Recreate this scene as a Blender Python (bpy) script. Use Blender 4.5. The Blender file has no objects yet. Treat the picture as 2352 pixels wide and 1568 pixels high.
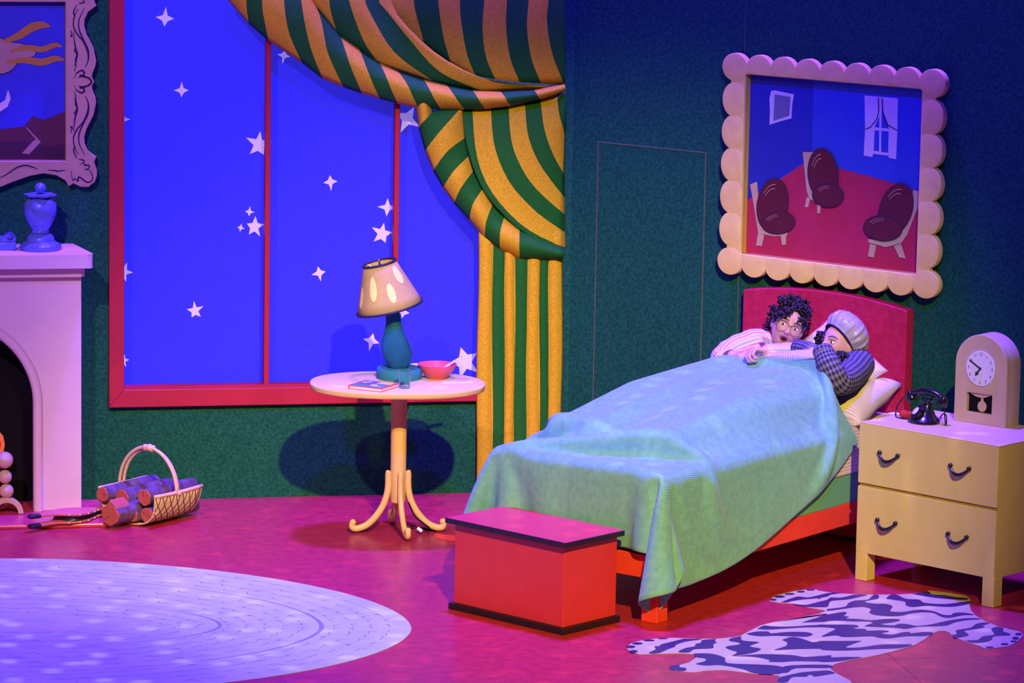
import bpy, bmesh, math, random
import numpy as np
from math import sin, cos, pi, radians, atan, atan2, sqrt
from mathutils import Matrix, Vector
random.seed(7); RNG = np.random.default_rng(7)
SC = bpy.context.scene; COL = SC.collection

# ------------------------------------------------------------------ camera
F = 9000.0; PITCH = atan(1479/9000); ROLL = .0175; CZ = 4.0
_r0 = np.array([1, 0, 0.]); _u0 = np.array([0, sin(PITCH), cos(PITCH)]); FW = np.array([0, cos(PITCH), -sin(PITCH)])
RT = _r0*cos(ROLL)+_u0*sin(ROLL); UP = _u0*cos(ROLL)-_r0*sin(ROLL)
CAMP = np.array([0, 0, CZ])
cam = bpy.data.cameras.new('camera'); camo = bpy.data.objects.new('camera', cam); COL.objects.link(camo)
cam.sensor_width = 36.0; cam.lens = F/2352*36.0; cam.clip_start = .5; cam.clip_end = 200
camo.matrix_world = Matrix(((RT[0], UP[0], -FW[0], 0), (RT[1], UP[1], -FW[1], 0), (RT[2], UP[2], -FW[2], CZ), (0, 0, 0, 1)))
SC.camera = camo

# ------------------------------------------------------------------ world, stage lights, exposure
w = bpy.data.worlds.new('dark_theatre'); SC.world = w; w.use_nodes = True
w.node_tree.nodes['Background'].inputs[0].default_value = (.10, .08, .30, 1)
w.node_tree.nodes['Background'].inputs[1].default_value = .05
SC.view_settings.view_transform = 'Standard'; SC.view_settings.look = 'None'
SC.view_settings.exposure = 0; SC.view_settings.gamma = 1; SC.view_settings.use_curve_mapping = False

def spot(name, loc, target, power, col, deg, blend, r=.12):
    l = bpy.data.lights.new(name, 'SPOT'); l.energy = power; l.color = col
    l.spot_size = radians(deg); l.spot_blend = blend; l.shadow_soft_size = r
    o = bpy.data.objects.new(name, l); COL.objects.link(o); o.location = loc
    o.rotation_euler = (Vector(target)-Vector(loc)).to_track_quat('-Z', 'Y').to_euler()
    return o
spot('front_spot_amber', (2.0, 5, 8.6), (0.08, 18.1, 0.3), 11600, (1.000, 0.733, 0.069), 19.2, 0.75)
spot('front_spot_pink', (-3.6, 5.5, 8.8), (-2.1, 18.7, 1.05), 4300, (0.930, 0.512, 1.000), 18.5, 0.5)
spot('side_spot_violet', (-9, 9, 8), (0.7, 18.2, 0.5), 1500, (0.200, 0.040, 1.000), 24, 0.6)
spot('back_spot_blue', (0.2, 18.8, 11), (0.1, 17.2, 0), 25000, (0.096, 0.030, 1.000), 52, 0.5, .5)
spot('back_spot_violet', (-2.2, 19.7, 11), (-2.0, 17.2, 0), 800, (0.500, 0.250, 1.000), 40, 0.6, .4)
spot('window_wash_blue', (3.0, 9.5, 10), (-0.7, 19.5, 1.2), 1300, (0.038, 0.023, 1.000), 17, 1.0, .15)
spot('front_wash_blue', (0.6, 7.5, 11), (0.4, 19.3, 2.5), 10500, (0.038, 0.010, 1.000), 28, 0.9, .25)
gob = spot('dot_gobo_spot', (-.2, 15.6, 9.6), (-.1, 17.0, 0), 1300, (1, .72, .42), 34, .4, .02)
nt = gob.data; nt.use_nodes = True; nt = nt.node_tree
_tc = nt.nodes.new('ShaderNodeTexCoord'); _sx = nt.nodes.new('ShaderNodeSeparateXYZ'); _cx = nt.nodes.new('ShaderNodeCombineXYZ')
_d1 = nt.nodes.new('ShaderNodeMath'); _d2 = nt.nodes.new('ShaderNodeMath'); _d1.operation = _d2.operation = 'DIVIDE'
nt.links.new(_tc.outputs['Normal'], _sx.inputs[0])
for d_, k_ in ((_d1, 0), (_d2, 1)):
    nt.links.new(_sx.outputs[k_], d_.inputs[0]); nt.links.new(_sx.outputs[2], d_.inputs[1]); nt.links.new(d_.outputs[0], _cx.inputs[k_])
_vo = nt.nodes.new('ShaderNodeTexVoronoi'); _vo.voronoi_dimensions = '2D'; _vo.inputs['Scale'].default_value = 42; _vo.inputs['Randomness'].default_value = .85
_mr = nt.nodes.new('ShaderNodeMapRange'); _mr.inputs[1].default_value = .13; _mr.inputs[2].default_value = .22; _mr.inputs[3].default_value = 1; _mr.inputs[4].default_value = 0
nt.links.new(_cx.outputs[0], _vo.inputs['Vector']); nt.links.new(_vo.outputs['Distance'], _mr.inputs[0])
nt.links.new(_mr.outputs[0], nt.nodes['Emission'].inputs['Strength'])

# ------------------------------------------------------------------ picture geometry helpers
def ray(x, y): return RT*(x-1176)/F-UP*(y-784)/F+FW
def onz(x, y, z=0.0):
    d = ray(x, y); return CAMP+d*((z-CZ)/d[2])
def onpl(x, y, p, n):
    d = ray(x, y); return CAMP+d*(np.dot(np.asarray(p)-CAMP, n)/np.dot(d, n))
ZV = np.array([0, 0, 1.])
B0 = onz(1085, 1131); BD = np.array([1, .2, 0])/sqrt(1.04); BN = np.array([BD[1], -BD[0], 0]); BTH = atan(.2)
RD = np.array([.8, -.6, 0]); RN = np.array([-.6, -.8, 0])
KC = onpl(1303, 990, B0, BN); KC[2] = 0
BA = np.array([.6, .8, 0]); BB = np.array([-.8, .6, 0]); BO = onz(1508, 1433); BANG = atan2(.8, .6)
def WB(s, off, z): return B0+BD*s+BN*off+ZV*z            # back wall: along, out of the wall, up
def wb_px(x, y, off): return onpl(x, y, B0+BN*off, BN)
def ws(x, y, off=0.0):
    p = wb_px(x, y, off)-B0; return p@BD, p[2]
def WR(t, off, z): return KC+RD*t+RN*off+ZV*z            # right wall
def BL(x, y, z): return BO+BA*x+BB*y+ZV*z                # bed: along, across, up
def bedpx(x, y, yc):
    p = onpl(x, y, BO+BB*yc, BB)-BO; return np.array([p@BA, p@BB, p[2]])

# ------------------------------------------------------------------ mesh helpers
class B:
    def __init__(s): s.v = []; s.f = []; s.m = []; s.u = []
    def add(s, V, Fs, m=0, U=None):
        o = len(s.v); s.v += [tuple(map(float, p)) for p in V]
        for k, f in enumerate(Fs):
            s.f.append(tuple(i+o for i in f)); s.m.append(m); s.u.append(U[k] if U else None)
        return s
    def hexa(s, p, m=0):
        return s.add(p, [(0, 3, 2, 1), (4, 5, 6, 7), (0, 1, 5, 4), (1, 2, 6, 5), (2, 3, 7, 6), (3, 0, 4, 7)], m)
    def box(s, fn, x0, x1, y0, y1, z0, z1, m=0):
        return s.hexa([fn(x0, y0, z0), fn(x1, y0, z0), fn(x1, y1, z0), fn(x0, y1, z0), fn(x0, y0, z1), fn(x1, y0, z1), fn(x1, y1, z1), fn(x0, y1, z1)], m)
    def loft(s, rows, cu=False, caps=False, m=0, uv=None):
        n = len(rows[0]); V = [p for r in rows for p in r]; Fs = []; U = []
        for i in range(len(rows)-1):
            for j in range(n if cu else n-1):
                k = (j+1) % n
                Fs.append((i*n+j, i*n+k, (i+1)*n+k, (i+1)*n+j))
                if uv: U.append([uv(i, j), uv(i, j+1), uv(i+1, j+1), uv(i+1, j)])
        if caps:
            Fs.append(tuple(range(n))[::-1]); Fs.append(tuple(range((len(rows)-1)*n, len(rows)*n)))
            if uv: U += [[uv(0, j) for j in range(n)][::-1], [uv(len(rows)-1, j) for j in range(n)]]
        return s.add(V, Fs, m, U or None)
    def tube(s, P, r, n=10, caps=True, closed=False, m=0, flat=None, up=None, us=1.0):
        P = [np.asarray(p, float) for p in P]; N = len(P)
        rs = r if hasattr(r, '__len__') else [r]*N
        rows = []; T0 = None; L = [0]
        for i in range(1, N): L.append(L[-1]+np.linalg.norm(P[i]-P[i-1]))
        for i in range(N):
            if closed: t = P[(i+1) % N]-P[i-1]
            else: t = P[min(i+1, N-1)]-P[max(i-1, 0)]
            t = t/(np.linalg.norm(t)+1e-12)
            if T0 is None:
                a = np.array(up, float) if up is not None else (np.array([0, 0, 1.]) if abs(t[2]) < .9 else np.array([1., 0, 0]))
                e = a-t*(a@t); e /= np.linalg.norm(e)
            else:
                e = e-t*(e@t); e /= np.linalg.norm(e)
            T0 = t; g = np.cross(t, e); fx, fy = flat if flat else (1, 1)
            rr = rs[i]; rx, ry = (rr if hasattr(rr, '__len__') else (rr, rr))
            rows.append([P[i]+e*cos(2*pi*j/n)*rx*fx+g*sin(2*pi*j/n)*ry*fy for j in range(n)])
        if closed: rows.append(rows[0]); L.append(L[-1]+np.linalg.norm(P[0]-P[-1]))
        per = 2*pi*np.mean([np.mean(q) for q in rs])
        return s.loft(rows, cu=True, caps=caps and not closed, m=m, uv=lambda i, j: (L[i]*us, j/n*per*us))
    def lathe(s, prof, c, n=32, M=None, m=0, wob=None):
        M = np.eye(3) if M is None else M; c = np.asarray(c)
        rows = [[c+M@np.array([r*(wob(2*pi*j/n, z) if wob else 1)*cos(2*pi*j/n), r*(wob(2*pi*j/n, z) if wob else 1)*sin(2*pi*j/n), z]) for j in range(n)] for r, z in prof]
        return s.loft(rows, cu=True, caps=True, m=m)
    def ell(s, c, r, n=16, M=None, m=0):
        r = r if hasattr(r, '__len__') else (r, r, r); M = np.eye(3) if M is None else M; c = np.asarray(c, float)
        k = max(6, n//2); V = [c+M@np.array([0, 0, r[2]])]
        for i in range(1, k):
            a = pi*i/k
            V += [c+M@np.array([r[0]*sin(a)*cos(2*pi*j/n), r[1]*sin(a)*sin(2*pi*j/n), r[2]*cos(a)]) for j in range(n)]
        V.append(c-M@np.array([0, 0, r[2]])); e = len(V)-1; Fs = []
        for j in range(n):
            q = (j+1) % n; Fs.append((0, 1+j, 1+q)); Fs.append((e, e-n+q, e-n+j))
            for i in range(k-2): Fs.append((1+i*n+j, 1+(i+1)*n+j, 1+(i+1)*n+q, 1+i*n+q))
        return s.add(V, Fs, m)
    def cut(s, loops, fn, h0, h1, bev=0, m=0):
        """a board cut to 2D outlines (later loops are holes), bevelled rims; fn(u, v, h) -> world"""
        cu = bpy.data.curves.new('tmp', 'CURVE'); cu.dimensions = '2D'; cu.fill_mode = 'BOTH'
        th = (h1-h0)/2; cu.extrude = max(th-bev, 0); cu.bevel_depth = bev; cu.bevel_resolution = 2; cu.offset = -bev
        for lp in loops:
            sp = cu.splines.new('POLY'); sp.points.add(len(lp)-1); sp.use_cyclic_u = True
            for q, (x, y) in zip(sp.points, lp): q.co = (x, y, 0, 1)
        o = bpy.data.objects.new('tmp', cu); me = bpy.data.meshes.new_from_object(o)
        mid = (h0+h1)/2
        s.add([fn(v.co.x, v.co.y, v.co.z+mid) for v in me.vertices], [tuple(p.vertices) for p in me.polygons], m)
        bpy.data.meshes.remove(me); bpy.data.objects.remove(o); bpy.data.curves.remove(cu)
        return s
    def flat(s, loop, fn, h, m=0):
        return s.add([fn(x, y, h) for x, y in loop], [tuple(range(len(loop)))], m)

FR = {}
def build(name, b, mats, parent=None, smooth=False, bev=0, seg=2, sub=0, label=None, kind=None, base=None):
    me = bpy.data.meshes.new(name)
    V = b.v
    o = bpy.data.objects.new(name, me); COL.objects.link(o)
    if parent is not None:
        o.parent = parent; iv = FR[parent.name]; FR[o.name] = iv
        V = [iv @ Vector(p) for p in V]
    elif base is not None:
        base = [float(q) for q in base]; o.location = base; V = [(p[0]-base[0], p[1]-base[1], p[2]-base[2]) for p in V]
        FR[o.name] = Matrix.Translation(base).inverted()
    else: FR[o.name] = Matrix()
    me.from_pydata([tuple(p) for p in V], [], b.f)
    if any(u is not None for u in b.u):
        L = me.uv_layers.new(name='UVMap').data; k = 0
        for f, u in zip(b.f, b.u):
            for q in range(len(f)):
                if u is not None: L[k].uv = u[q]
                k += 1
    for mt in (mats if isinstance(mats, (list, tuple)) else [mats]): me.materials.append(mt)
    me.polygons.foreach_set('material_index', b.m)
    bm = bmesh.new(); bm.from_mesh(me); bmesh.ops.recalc_face_normals(bm, faces=bm.faces); bm.to_mesh(me); bm.free()
    if smooth: me.polygons.foreach_set('use_smooth', [True]*len(me.polygons))
    if smooth == 'auto':
        md = None
        me.set_sharp_from_angle(angle=radians(40))
    if bev:
        md = o.modifiers.new('bevel', 'BEVEL'); md.width = bev; md.segments = seg; md.limit_method = 'ANGLE'; md.angle_limit = radians(40)
    if sub:
        md = o.modifiers.new('sub', 'SUBSURF'); md.levels = md.render_levels = sub
    if label: o['label'] = label
    if kind: o['kind'] = kind
    me.update()
    return o
def thing(name, label, cat, loc, rz=0.0, group=None):
    o = bpy.data.objects.new(name, None); COL.objects.link(o); o.empty_display_size = .1
    o.location = [float(q) for q in loc]; o.rotation_euler = (0, 0, rz)
    FR[o.name] = (Matrix.Translation(Vector([float(q) for q in loc])) @ Matrix.Rotation(rz, 4, 'Z')).inverted()
    if label: o['label'] = label
    if cat: o['category'] = cat
    if group: o['group'] = group
    return o
def tag(o, label, cat, group=None):
    o['label'] = label; o['category'] = cat
    if group: o['group'] = group
    return o
def struct(o): o['kind'] = 'structure'; return o
def dup(o, dv, parent):
    c = o.copy(); COL.objects.link(c); c.parent = parent; c.location = Vector(o.location)+Vector(dv); FR[c.name] = FR[o.name]
    return c
def rotm(axis, a):
    return np.array(Matrix.Rotation(a, 3, Vector([float(q) for q in axis])))
def cr(pts, n):                                     # smooth curve through points
    P = [np.asarray(p, float) for p in pts]; P = [2*P[0]-P[1]]+P+[2*P[-1]-P[-2]]; out = []
    for i in range(1, len(P)-2):
        for k in range(n):
            t = k/n
            out.append(.5*((2*P[i])+(-P[i-1]+P[i+1])*t+(2*P[i-1]-5*P[i]+4*P[i+1]-P[i+2])*t*t+(-P[i-1]+3*P[i]-3*P[i+1]+P[i+2])*t**3))
    out.append(P[-2]); return out

# ------------------------------------------------------------------ materials
def mat(name, col, rough=.6, spec=.35, noise=0, ns=30, col2=None, bump=0, bs=60, metal=0, emit=None, es=0, det=3):
    m = bpy.data.materials.new(name); m.use_nodes = True; N = m.node_tree.nodes; L = m.node_tree.links; p = N['Principled BSDF']
    p.inputs['Base Color'].default_value = (*col, 1); p.inputs['Roughness'].default_value = rough
    p.inputs['Specular IOR Level'].default_value = spec; p.inputs['Metallic'].default_value = metal
    if emit: p.inputs['Emission Color'].default_value = (*emit, 1); p.inputs['Emission Strength'].default_value = es
    tc = N.new('ShaderNodeTexCoord')
    if noise or col2:
        t = N.new('ShaderNodeTexNoise'); t.inputs['Scale'].default_value = ns; t.inputs['Detail'].default_value = det; L.new(tc.outputs['Object'], t.inputs['Vector'])
        r = N.new('ShaderNodeValToRGB'); c2 = col2 or tuple(max(0, c*(1-noise)) for c in col)
        r.color_ramp.elements[0].position = .36; r.color_ramp.elements[1].position = .64
        r.color_ramp.elements[0].color = (*c2, 1); r.color_ramp.elements[1].color = (*col, 1)
        L.new(t.outputs['Fac'], r.inputs[0]); L.new(r.outputs[0], p.inputs['Base Color'])
    if bump:
        t = N.new('ShaderNodeTexNoise'); t.inputs['Scale'].default_value = bs; L.new(tc.outputs['Object'], t.inputs['Vector'])
        bp = N.new('ShaderNodeBump'); bp.inputs['Strength'].default_value = bump; bp.inputs['Distance'].default_value = .01
        L.new(t.outputs['Fac'], bp.inputs['Height']); L.new(bp.outputs[0], p.inputs['Normal'])
    return m
def uv_stripes(name, cols, period, axis=0, rough=.8, duty=None, bump=0, noise=0):
    """hard repeated bands along one UV axis; cols = colours of the bands in one period"""
    m = bpy.data.materials.new(name); m.use_nodes = True; N = m.node_tree.nodes; L = m.node_tree.links; p = N['Principled BSDF']
    p.inputs['Roughness'].default_value = rough; p.inputs['Specular IOR Level'].default_value = .2
    tc = N.new('ShaderNodeTexCoord'); sx = N.new('ShaderNodeSeparateXYZ'); L.new(tc.outputs['UV'], sx.inputs[0])
    d = N.new('ShaderNodeMath'); d.operation = 'DIVIDE'; d.inputs[1].default_value = period; L.new(sx.outputs[axis], d.inputs[0])
    fr = N.new('ShaderNodeMath'); fr.operation = 'FRACT'; L.new(d.outputs[0], fr.inputs[0])
    r = N.new('ShaderNodeValToRGB'); r.color_ramp.interpolation = 'CONSTANT'; e = r.color_ramp.elements
    n = len(cols); duty = duty or [i/n for i in range(n)]
    e[0].position = 0; e[0].color = (*cols[0], 1); e[1].position = duty[1]; e[1].color = (*cols[1], 1)
    for i in range(2, n): q = e.new(duty[i]); q.color = (*cols[i], 1)
    L.new(fr.outputs[0], r.inputs[0]); out = r.outputs[0]
    if noise:
        t = N.new('ShaderNodeTexNoise'); t.inputs['Scale'].default_value = 140; t.inputs['Detail'].default_value = 2; L.new(tc.outputs['Object'], t.inputs['Vector'])
        mr = N.new('ShaderNodeMapRange'); mr.inputs[1].default_value = .35; mr.inputs[2].default_value = .65; mr.inputs[3].default_value = 1-noise; mr.inputs[4].default_value = 1
        L.new(t.outputs['Fac'], mr.inputs[0])
        mx = N.new('ShaderNodeVectorMath'); mx.operation = 'SCALE'; L.new(out, mx.inputs[0]); L.new(mr.outputs[0], mx.inputs['Scale']); out = mx.outputs[0]
    L.new(out, p.inputs['Base Color'])
    return m

M = {}
M['wall'] = mat('green_scumbled_paint', (.010, .118, .062), .8, .15, ns=75, col2=(.004, .062, .035), det=4)
M['floor'] = mat('red_painted_hardboard', (.45, .026, .050), .33, .5, ns=22, col2=(.35, .018, .034), bump=.05, bs=9, det=6)
M['seam'] = mat('scuffed_seam', (.55, .13, .2), .7)
M['frame_red'] = mat('window_frame_red', (.42, .013, .036), .5, .3, noise=.12, ns=8)
M['mull_red'] = mat('mullion_red', (.40, .012, .022), .5, .3)
M['sky'] = mat('blue_backlit_drop', (.03, .025, .85), .9, .05, emit=(.055, .05, 1), es=.36, noise=.12, ns=40)
M['star'] = mat('star_lavender', (.55, .48, .8), .85, .1, emit=(.42, .33, 1), es=.5)
TAN, GRN = (.72, .45, .016), (.011, .14, .016)
M['curt'] = uv_stripes('striped_curtain_paint', [TAN, GRN], 2.0, 0, .75, noise=.28)
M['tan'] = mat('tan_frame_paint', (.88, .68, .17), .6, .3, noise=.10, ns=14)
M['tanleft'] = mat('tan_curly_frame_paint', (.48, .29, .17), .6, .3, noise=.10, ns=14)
M['tan_shade'] = mat('tan_frame_line', (.40, .27, .18), .6, .3)
M['ochre'] = mat('ochre_rebate', (.62, .40, .05), .5, .3)
M['ink'] = mat('dark_ink_line', (.03, .015, .05), .7, .2)
M['lilac'] = mat('lilac_mantel_paint', (.76, .54, .64), .5, .35, noise=.05, ns=6)
M['black'] = mat('matt_black', (.006, .005, .008), .8, .15)
M['bluegl'] = mat('blue_glazed_ceramic', (.12, .17, .50), .35, .5, noise=.25, ns=30)
M['navy'] = mat('navy_glaze_line', (.02, .03, .14), .4, .4)
M['wood'] = mat('turned_light_wood', (.68, .47, .33), .4, .4, noise=.08, ns=18)
M['flame'] = mat('painted_flame_orange', (.8, .22, .08), .5, .2, emit=(1, .2, .05), es=.25)
M['flamer'] = mat('painted_flame_red', (.75, .02, .02), .5, .2, emit=(1, .02, .01), es=.25)
M['salmon'] = mat('salmon_board', (.62, .14, .12), .5, .3)
M['leather'] = mat('black_leather', (.012, .010, .02), .4, .5)
M['stud'] = mat('pale_stud', (.75, .72, .65), .3, .5)
M['cane'] = mat('pale_cane', (.72, .50, .26), .5, .3, noise=.15, ns=60)
M['canedk'] = mat('dark_cane_gap', (.07, .035, .02), .7)
M['bark'] = mat('violet_brown_bark', (.16, .09, .15), .55, .35, noise=.5, ns=16, bump=.4, bs=30)
M['barkband'] = mat('olive_bark_band', (.14, .08, .04), .6, .3)
M['logend'] = mat('red_log_end', (.46, .10, .075), .7, .2, noise=.12, ns=30)
M['yellow'] = mat('yellow_table_paint', (.70, .50, .15), .4, .4, noise=.04, ns=9)
M['cream'] = mat('cream_tabletop', (.70, .66, .19), .4, .4)
M['teal'] = mat('teal_cloth', (.010, .125, .23), .8, .2, noise=.25, ns=9, bump=.25, bs=14)
M['tealb'] = mat('teal_base_foam', (.03, .22, .25), .8, .2, noise=.15, ns=25)
M['shade'] = mat('cream_shade_cloth', (.47, .36, .10), .8, .2, noise=.05, ns=40)
M['lightdot'] = mat('yellow_painted_gobo_light', (.82, .75, .16), .8, .2)  # stage light falling on the lampshade, painted in as yellow ovals
M['trim'] = mat('navy_trim', (.02, .015, .035), .6, .3)
M['steel'] = mat('bright_wire', (.6, .6, .62), .25, .5, metal=1)
M['chest'] = mat('crimson_chest_paint', (.62, .034, .066), .42, .4, noise=.05, ns=12)
M['chestred'] = M['chest']
M['navyedge'] = mat('navy_chest_trim', (.018, .008, .03), .45, .4)
M['bedred'] = mat('orange_red_bed_paint', (.80, .055, .04), .5, .3, noise=.06, ns=12)
M['headred'] = mat('crimson_headboard_cloth', (.50, .019, .062), .85, .15, ns=30, col2=(.42, .014, .05), bump=.2, bs=50)
M['boxgreen'] = uv_stripes('green_ribbed_box_spring', [(.14, .42, .26), (.11, .36, .21)], .006, 1, .85)
def blanket_mat():
    m = mat('green_chenille_blanket', (.20, .50, .49), .95, .1, ns=35, col2=(.16, .43, .42)); N = m.node_tree.nodes; L = m.node_tree.links; p = N['Principled BSDF']
    p.inputs['Sheen Weight'].default_value = .25; p.inputs['Sheen Roughness'].default_value = .5; p.inputs['Sheen Tint'].default_value = (.7, .8, 1, 1)
    tc = N.new('ShaderNodeTexCoord'); sx = N.new('ShaderNodeSeparateXYZ'); L.new(tc.outputs['UV'], sx.inputs[0])
    k = N.new('ShaderNodeMath'); k.operation = 'MULTIPLY'; k.inputs[1].default_value = 2*pi/.0085; L.new(sx.outputs[1], k.inputs[0])
    s_ = N.new('ShaderNodeMath'); s_.operation = 'SINE'; L.new(k.outputs[0], s_.inputs[0])
    t = N.new('ShaderNodeTexNoise'); t.inputs['Scale'].default_value = 160; L.new(tc.outputs['Object'], t.inputs['Vector'])
    a = N.new('ShaderNodeMath'); a.operation = 'MULTIPLY_ADD'; a.inputs[1].default_value = 1.6; L.new(t.outputs['Fac'], a.inputs[0]); L.new(s_.outputs[0], a.inputs[2])
    bp = N.new('ShaderNodeBump'); bp.inputs['Strength'].default_value = .32; bp.inputs['Distance'].default_value = .003; L.new(a.outputs[0], bp.inputs['Height']); L.new(bp.outputs[0], p.inputs['Normal'])
    return m
M['blanket'] = blanket_mat()
M['sheet'] = uv_stripes('cream_pinstripe_sheet', [(.74, .62, .54), (.52, .36, .27)], .0155, 0, .85, duty=[0, .72])
M['sheet2'] = uv_stripes('cream_pinstripe_pillowcase', [(.74, .66, .70), (.55, .42, .38)], .0145, 1, .85, duty=[0, .74])
M['hem'] = uv_stripes('lilac_pinstripe_hem', [(.66, .58, .66), (.40, .33, .42)], .011, 0, .85, duty=[0, .7])
M['pyj'] = uv_stripes('pink_blue_striped_cotton', [(.66, .62, .72), (.80, .28, .30), (.70, .66, .74), (.34, .46, .72), (.66, .62, .72), (.82, .42, .30)], .052, 1, .85, duty=[0, .18, .36, .52, .7, .86])
M['pipe'] = mat('orange_collar_piping', (.78, .25, .10), .8)
M['brownslv'] = mat('brown_undersleeve', (.13, .055, .035), .8)
def gingham():
    m = bpy.data.materials.new('navy_gingham_flannel'); m.use_nodes = True; N = m.node_tree.nodes; L = m.node_tree.links; p = N['Principled BSDF']
    p.inputs['Roughness'].default_value = .9; p.inputs['Specular IOR Level'].default_value = .15
    tc = N.new('ShaderNodeTexCoord'); sx = N.new('ShaderNodeSeparateXYZ'); L.new(tc.outputs['UV'], sx.inputs[0]); outs = []
    for a in (0, 1):
        d = N.new('ShaderNodeMath'); d.operation = 'DIVIDE'; d.inputs[1].default_value = .021; L.new(sx.outputs[a], d.inputs[0])
        f = N.new('ShaderNodeMath'); f.operation = 'FRACT'; L.new(d.outputs[0], f.inputs[0])
        g = N.new('ShaderNodeMath'); g.operation = 'GREATER_THAN'; g.inputs[1].default_value = .5; L.new(f.outputs[0], g.inputs[0]); outs.append(g)
    ad = N.new('ShaderNodeMath'); ad.operation = 'ADD'; L.new(outs[0].outputs[0], ad.inputs[0]); L.new(outs[1].outputs[0], ad.inputs[1])
    dv = N.new('ShaderNodeMath'); dv.operation = 'DIVIDE'; dv.inputs[1].default_value = 2; L.new(ad.outputs[0], dv.inputs[0])
    r = N.new('ShaderNodeValToRGB'); e = r.color_ramp.elements; e[0].color = (.20, .19, .22, 1); e[1].color = (.022, .02, .045, 1); q = e.new(.5); q.color = (.10, .095, .12, 1)
    L.new(dv.outputs[0], r.inputs[0]); L.new(r.outputs[0], p.inputs['Base Color']); return m
M['ging'] = gingham()
def skin_mat():
    m = bpy.data.materials.new('skin'); m.use_nodes = True; N = m.node_tree.nodes; L = m.node_tree.links; p = N['Principled BSDF']
    a = N.new('ShaderNodeVertexColor'); a.layer_name = 'Col'; L.new(a.outputs['Color'], p.inputs['Base Color'])
    p.inputs['Roughness'].default_value = .5; p.inputs['Specular IOR Level'].default_value = .35
    p.inputs['Subsurface Weight'].default_value = .08; p.inputs['Subsurface Radius'].default_value = (.01, .004, .002); return m
M['skin'] = skin_mat()
M['hair'] = mat('black_curly_hair', (.012, .008, .009), .42, .45, noise=.3, ns=40)
M['satin'] = mat('grey_satin', (.40, .38, .40), .38, .5, noise=.06, ns=10)
M['eyew'] = mat('eye_white', (.80, .78, .78), .3, .5)
M['iris'] = mat('dark_iris', (.03, .015, .01), .2, .5)
M['wire'] = mat('gilt_spectacle_wire', (.20, .15, .10), .3, .5, metal=.7)
M['dres'] = mat('cream_dresser_paint', (.66, .54, .23), .5, .3, noise=.05, ns=9)
M['dresin'] = mat('mustard_recess', (.40, .28, .04), .6, .3)
M['gloss'] = mat('gloss_black_bakelite', (.008, .008, .012), .18, .6)
M['clock'] = mat('sand_clock_paint', (.60, .47, .27), .55, .3, noise=.06, ns=14)
M['dial'] = mat('white_dial', (.78, .76, .80), .5, .3)
M['redcloth'] = mat('dark_red_felt', (.42, .02, .02), .8)
M['bowl'] = mat('red_enamel_bowl', (.62, .09, .10), .35, .4)
M['pinkw'] = mat('pinkish_white_plastic', (.78, .66, .68), .4, .4)
M['lav'] = mat('lavender_pattern', (.40, .30, .52), .5)
M['bkred'] = mat('book_red_edge', (.74, .07, .06), .5); M['bkgreen'] = mat('book_green', (.05, .34, .16), .4); M['bkblue'] = mat('book_blue', (.10, .20, .42), .4)
M['bkyel'] = mat('book_yellow_green', (.50, .58, .08), .4); M['page'] = mat('book_pages', (.78, .66, .55), .8)
def glass_mat():
    m = bpy.data.materials.new('clear_tumbler_glass'); m.use_nodes = True; p = m.node_tree.nodes['Principled BSDF']
    p.inputs['Transmission Weight'].default_value = 1; p.inputs['Roughness'].default_value = .03; p.inputs['IOR'].default_value = 1.22; p.inputs['Base Color'].default_value = (.9, .95, .97, 1); return m
M['glass'] = glass_mat()
M['rug'] = mat('painted_lilac_rug', (.45, .58, .27), .55, .3, ns=5, col2=(.38, .50, .24), det=5)
M['rugdk'] = mat('rug_ring_violet', (.22, .24, .22), .6); M['rugln'] = mat('rug_stitch_line', (.17, .16, .16), .7)
M['zeb'] = mat('zebra_pale_ground', (.50, .48, .20), .42, .45, noise=.06, ns=6); M['zebd'] = mat('zebra_navy_stripe', (.045, .02, .075), .42, .45, noise=.2, ns=20)
M['zebt'] = mat('zebra_dark_toe', (.02, .015, .05), .5)
M['redtape'] = mat('red_floor_tape', (.85, .06, .04), .5); M['white'] = mat('white_label', (.8, .8, .8), .5)
for k_, c_ in dict(p_blue=(.03, .07, .50), p_blue2=(.02, .035, .34), p_red=(.45, .025, .07), p_white=(.62, .58, .70), p_brown=(.11, .014, .022), p_tan=(.55, .40, .22), p_grey=(.16, .17, .30),
                   n_sky=(.035, .04, .55), n_hill=(.10, .02, .05), n_hill2=(.06, .012, .05), n_ochre=(.42, .19, .05), n_mauve=(.40, .22, .24), n_pale=(.62, .50, .66)).items():
    M[k_] = mat('paint_'+{'p': 'room', 'n': 'night'}[k_[0]]+k_[1:], c_, .6, .25, noise=.08, ns=12)

# ================================================================== THE SETTING
# ---- floor: painted hardboard sheets with open seams
G0 = onz(497, 1262); e1 = onz(800, 1250)-onz(0, 1268); e1 /= np.linalg.norm(e1); e2 = np.array([e1[1], -e1[0], 0])
b = B(); b.box(lambda x, y, z: np.array([x, y, z]), -7, 7.5, 12.2, 22.5, -.06, -.003)
floor = struct(build('floor', b, M['seam'], base=(0, 17, 0)))
rows = [-3.6, 0, (onz(1100, 1540)-G0)@e2, 5.2]; cols = [-5.0, -2.6, 0, (onz(1900, 1380)-G0)@e1, 2*((onz(1900, 1380)-G0)@e1), 8.5]
for i in range(len(rows)-1):
    for j in range(len(cols)-1):
        b = B(); b.box(lambda x, y, z: G0*np.array([1, 1, 0])+e1*x+e2*y+ZV*z, cols[j]+.0014, cols[j+1]-.0014, rows[i]+.0014, rows[i+1]-.0014, -.003, 0)
        build('floor_panel', b, M['floor'], floor)
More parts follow.
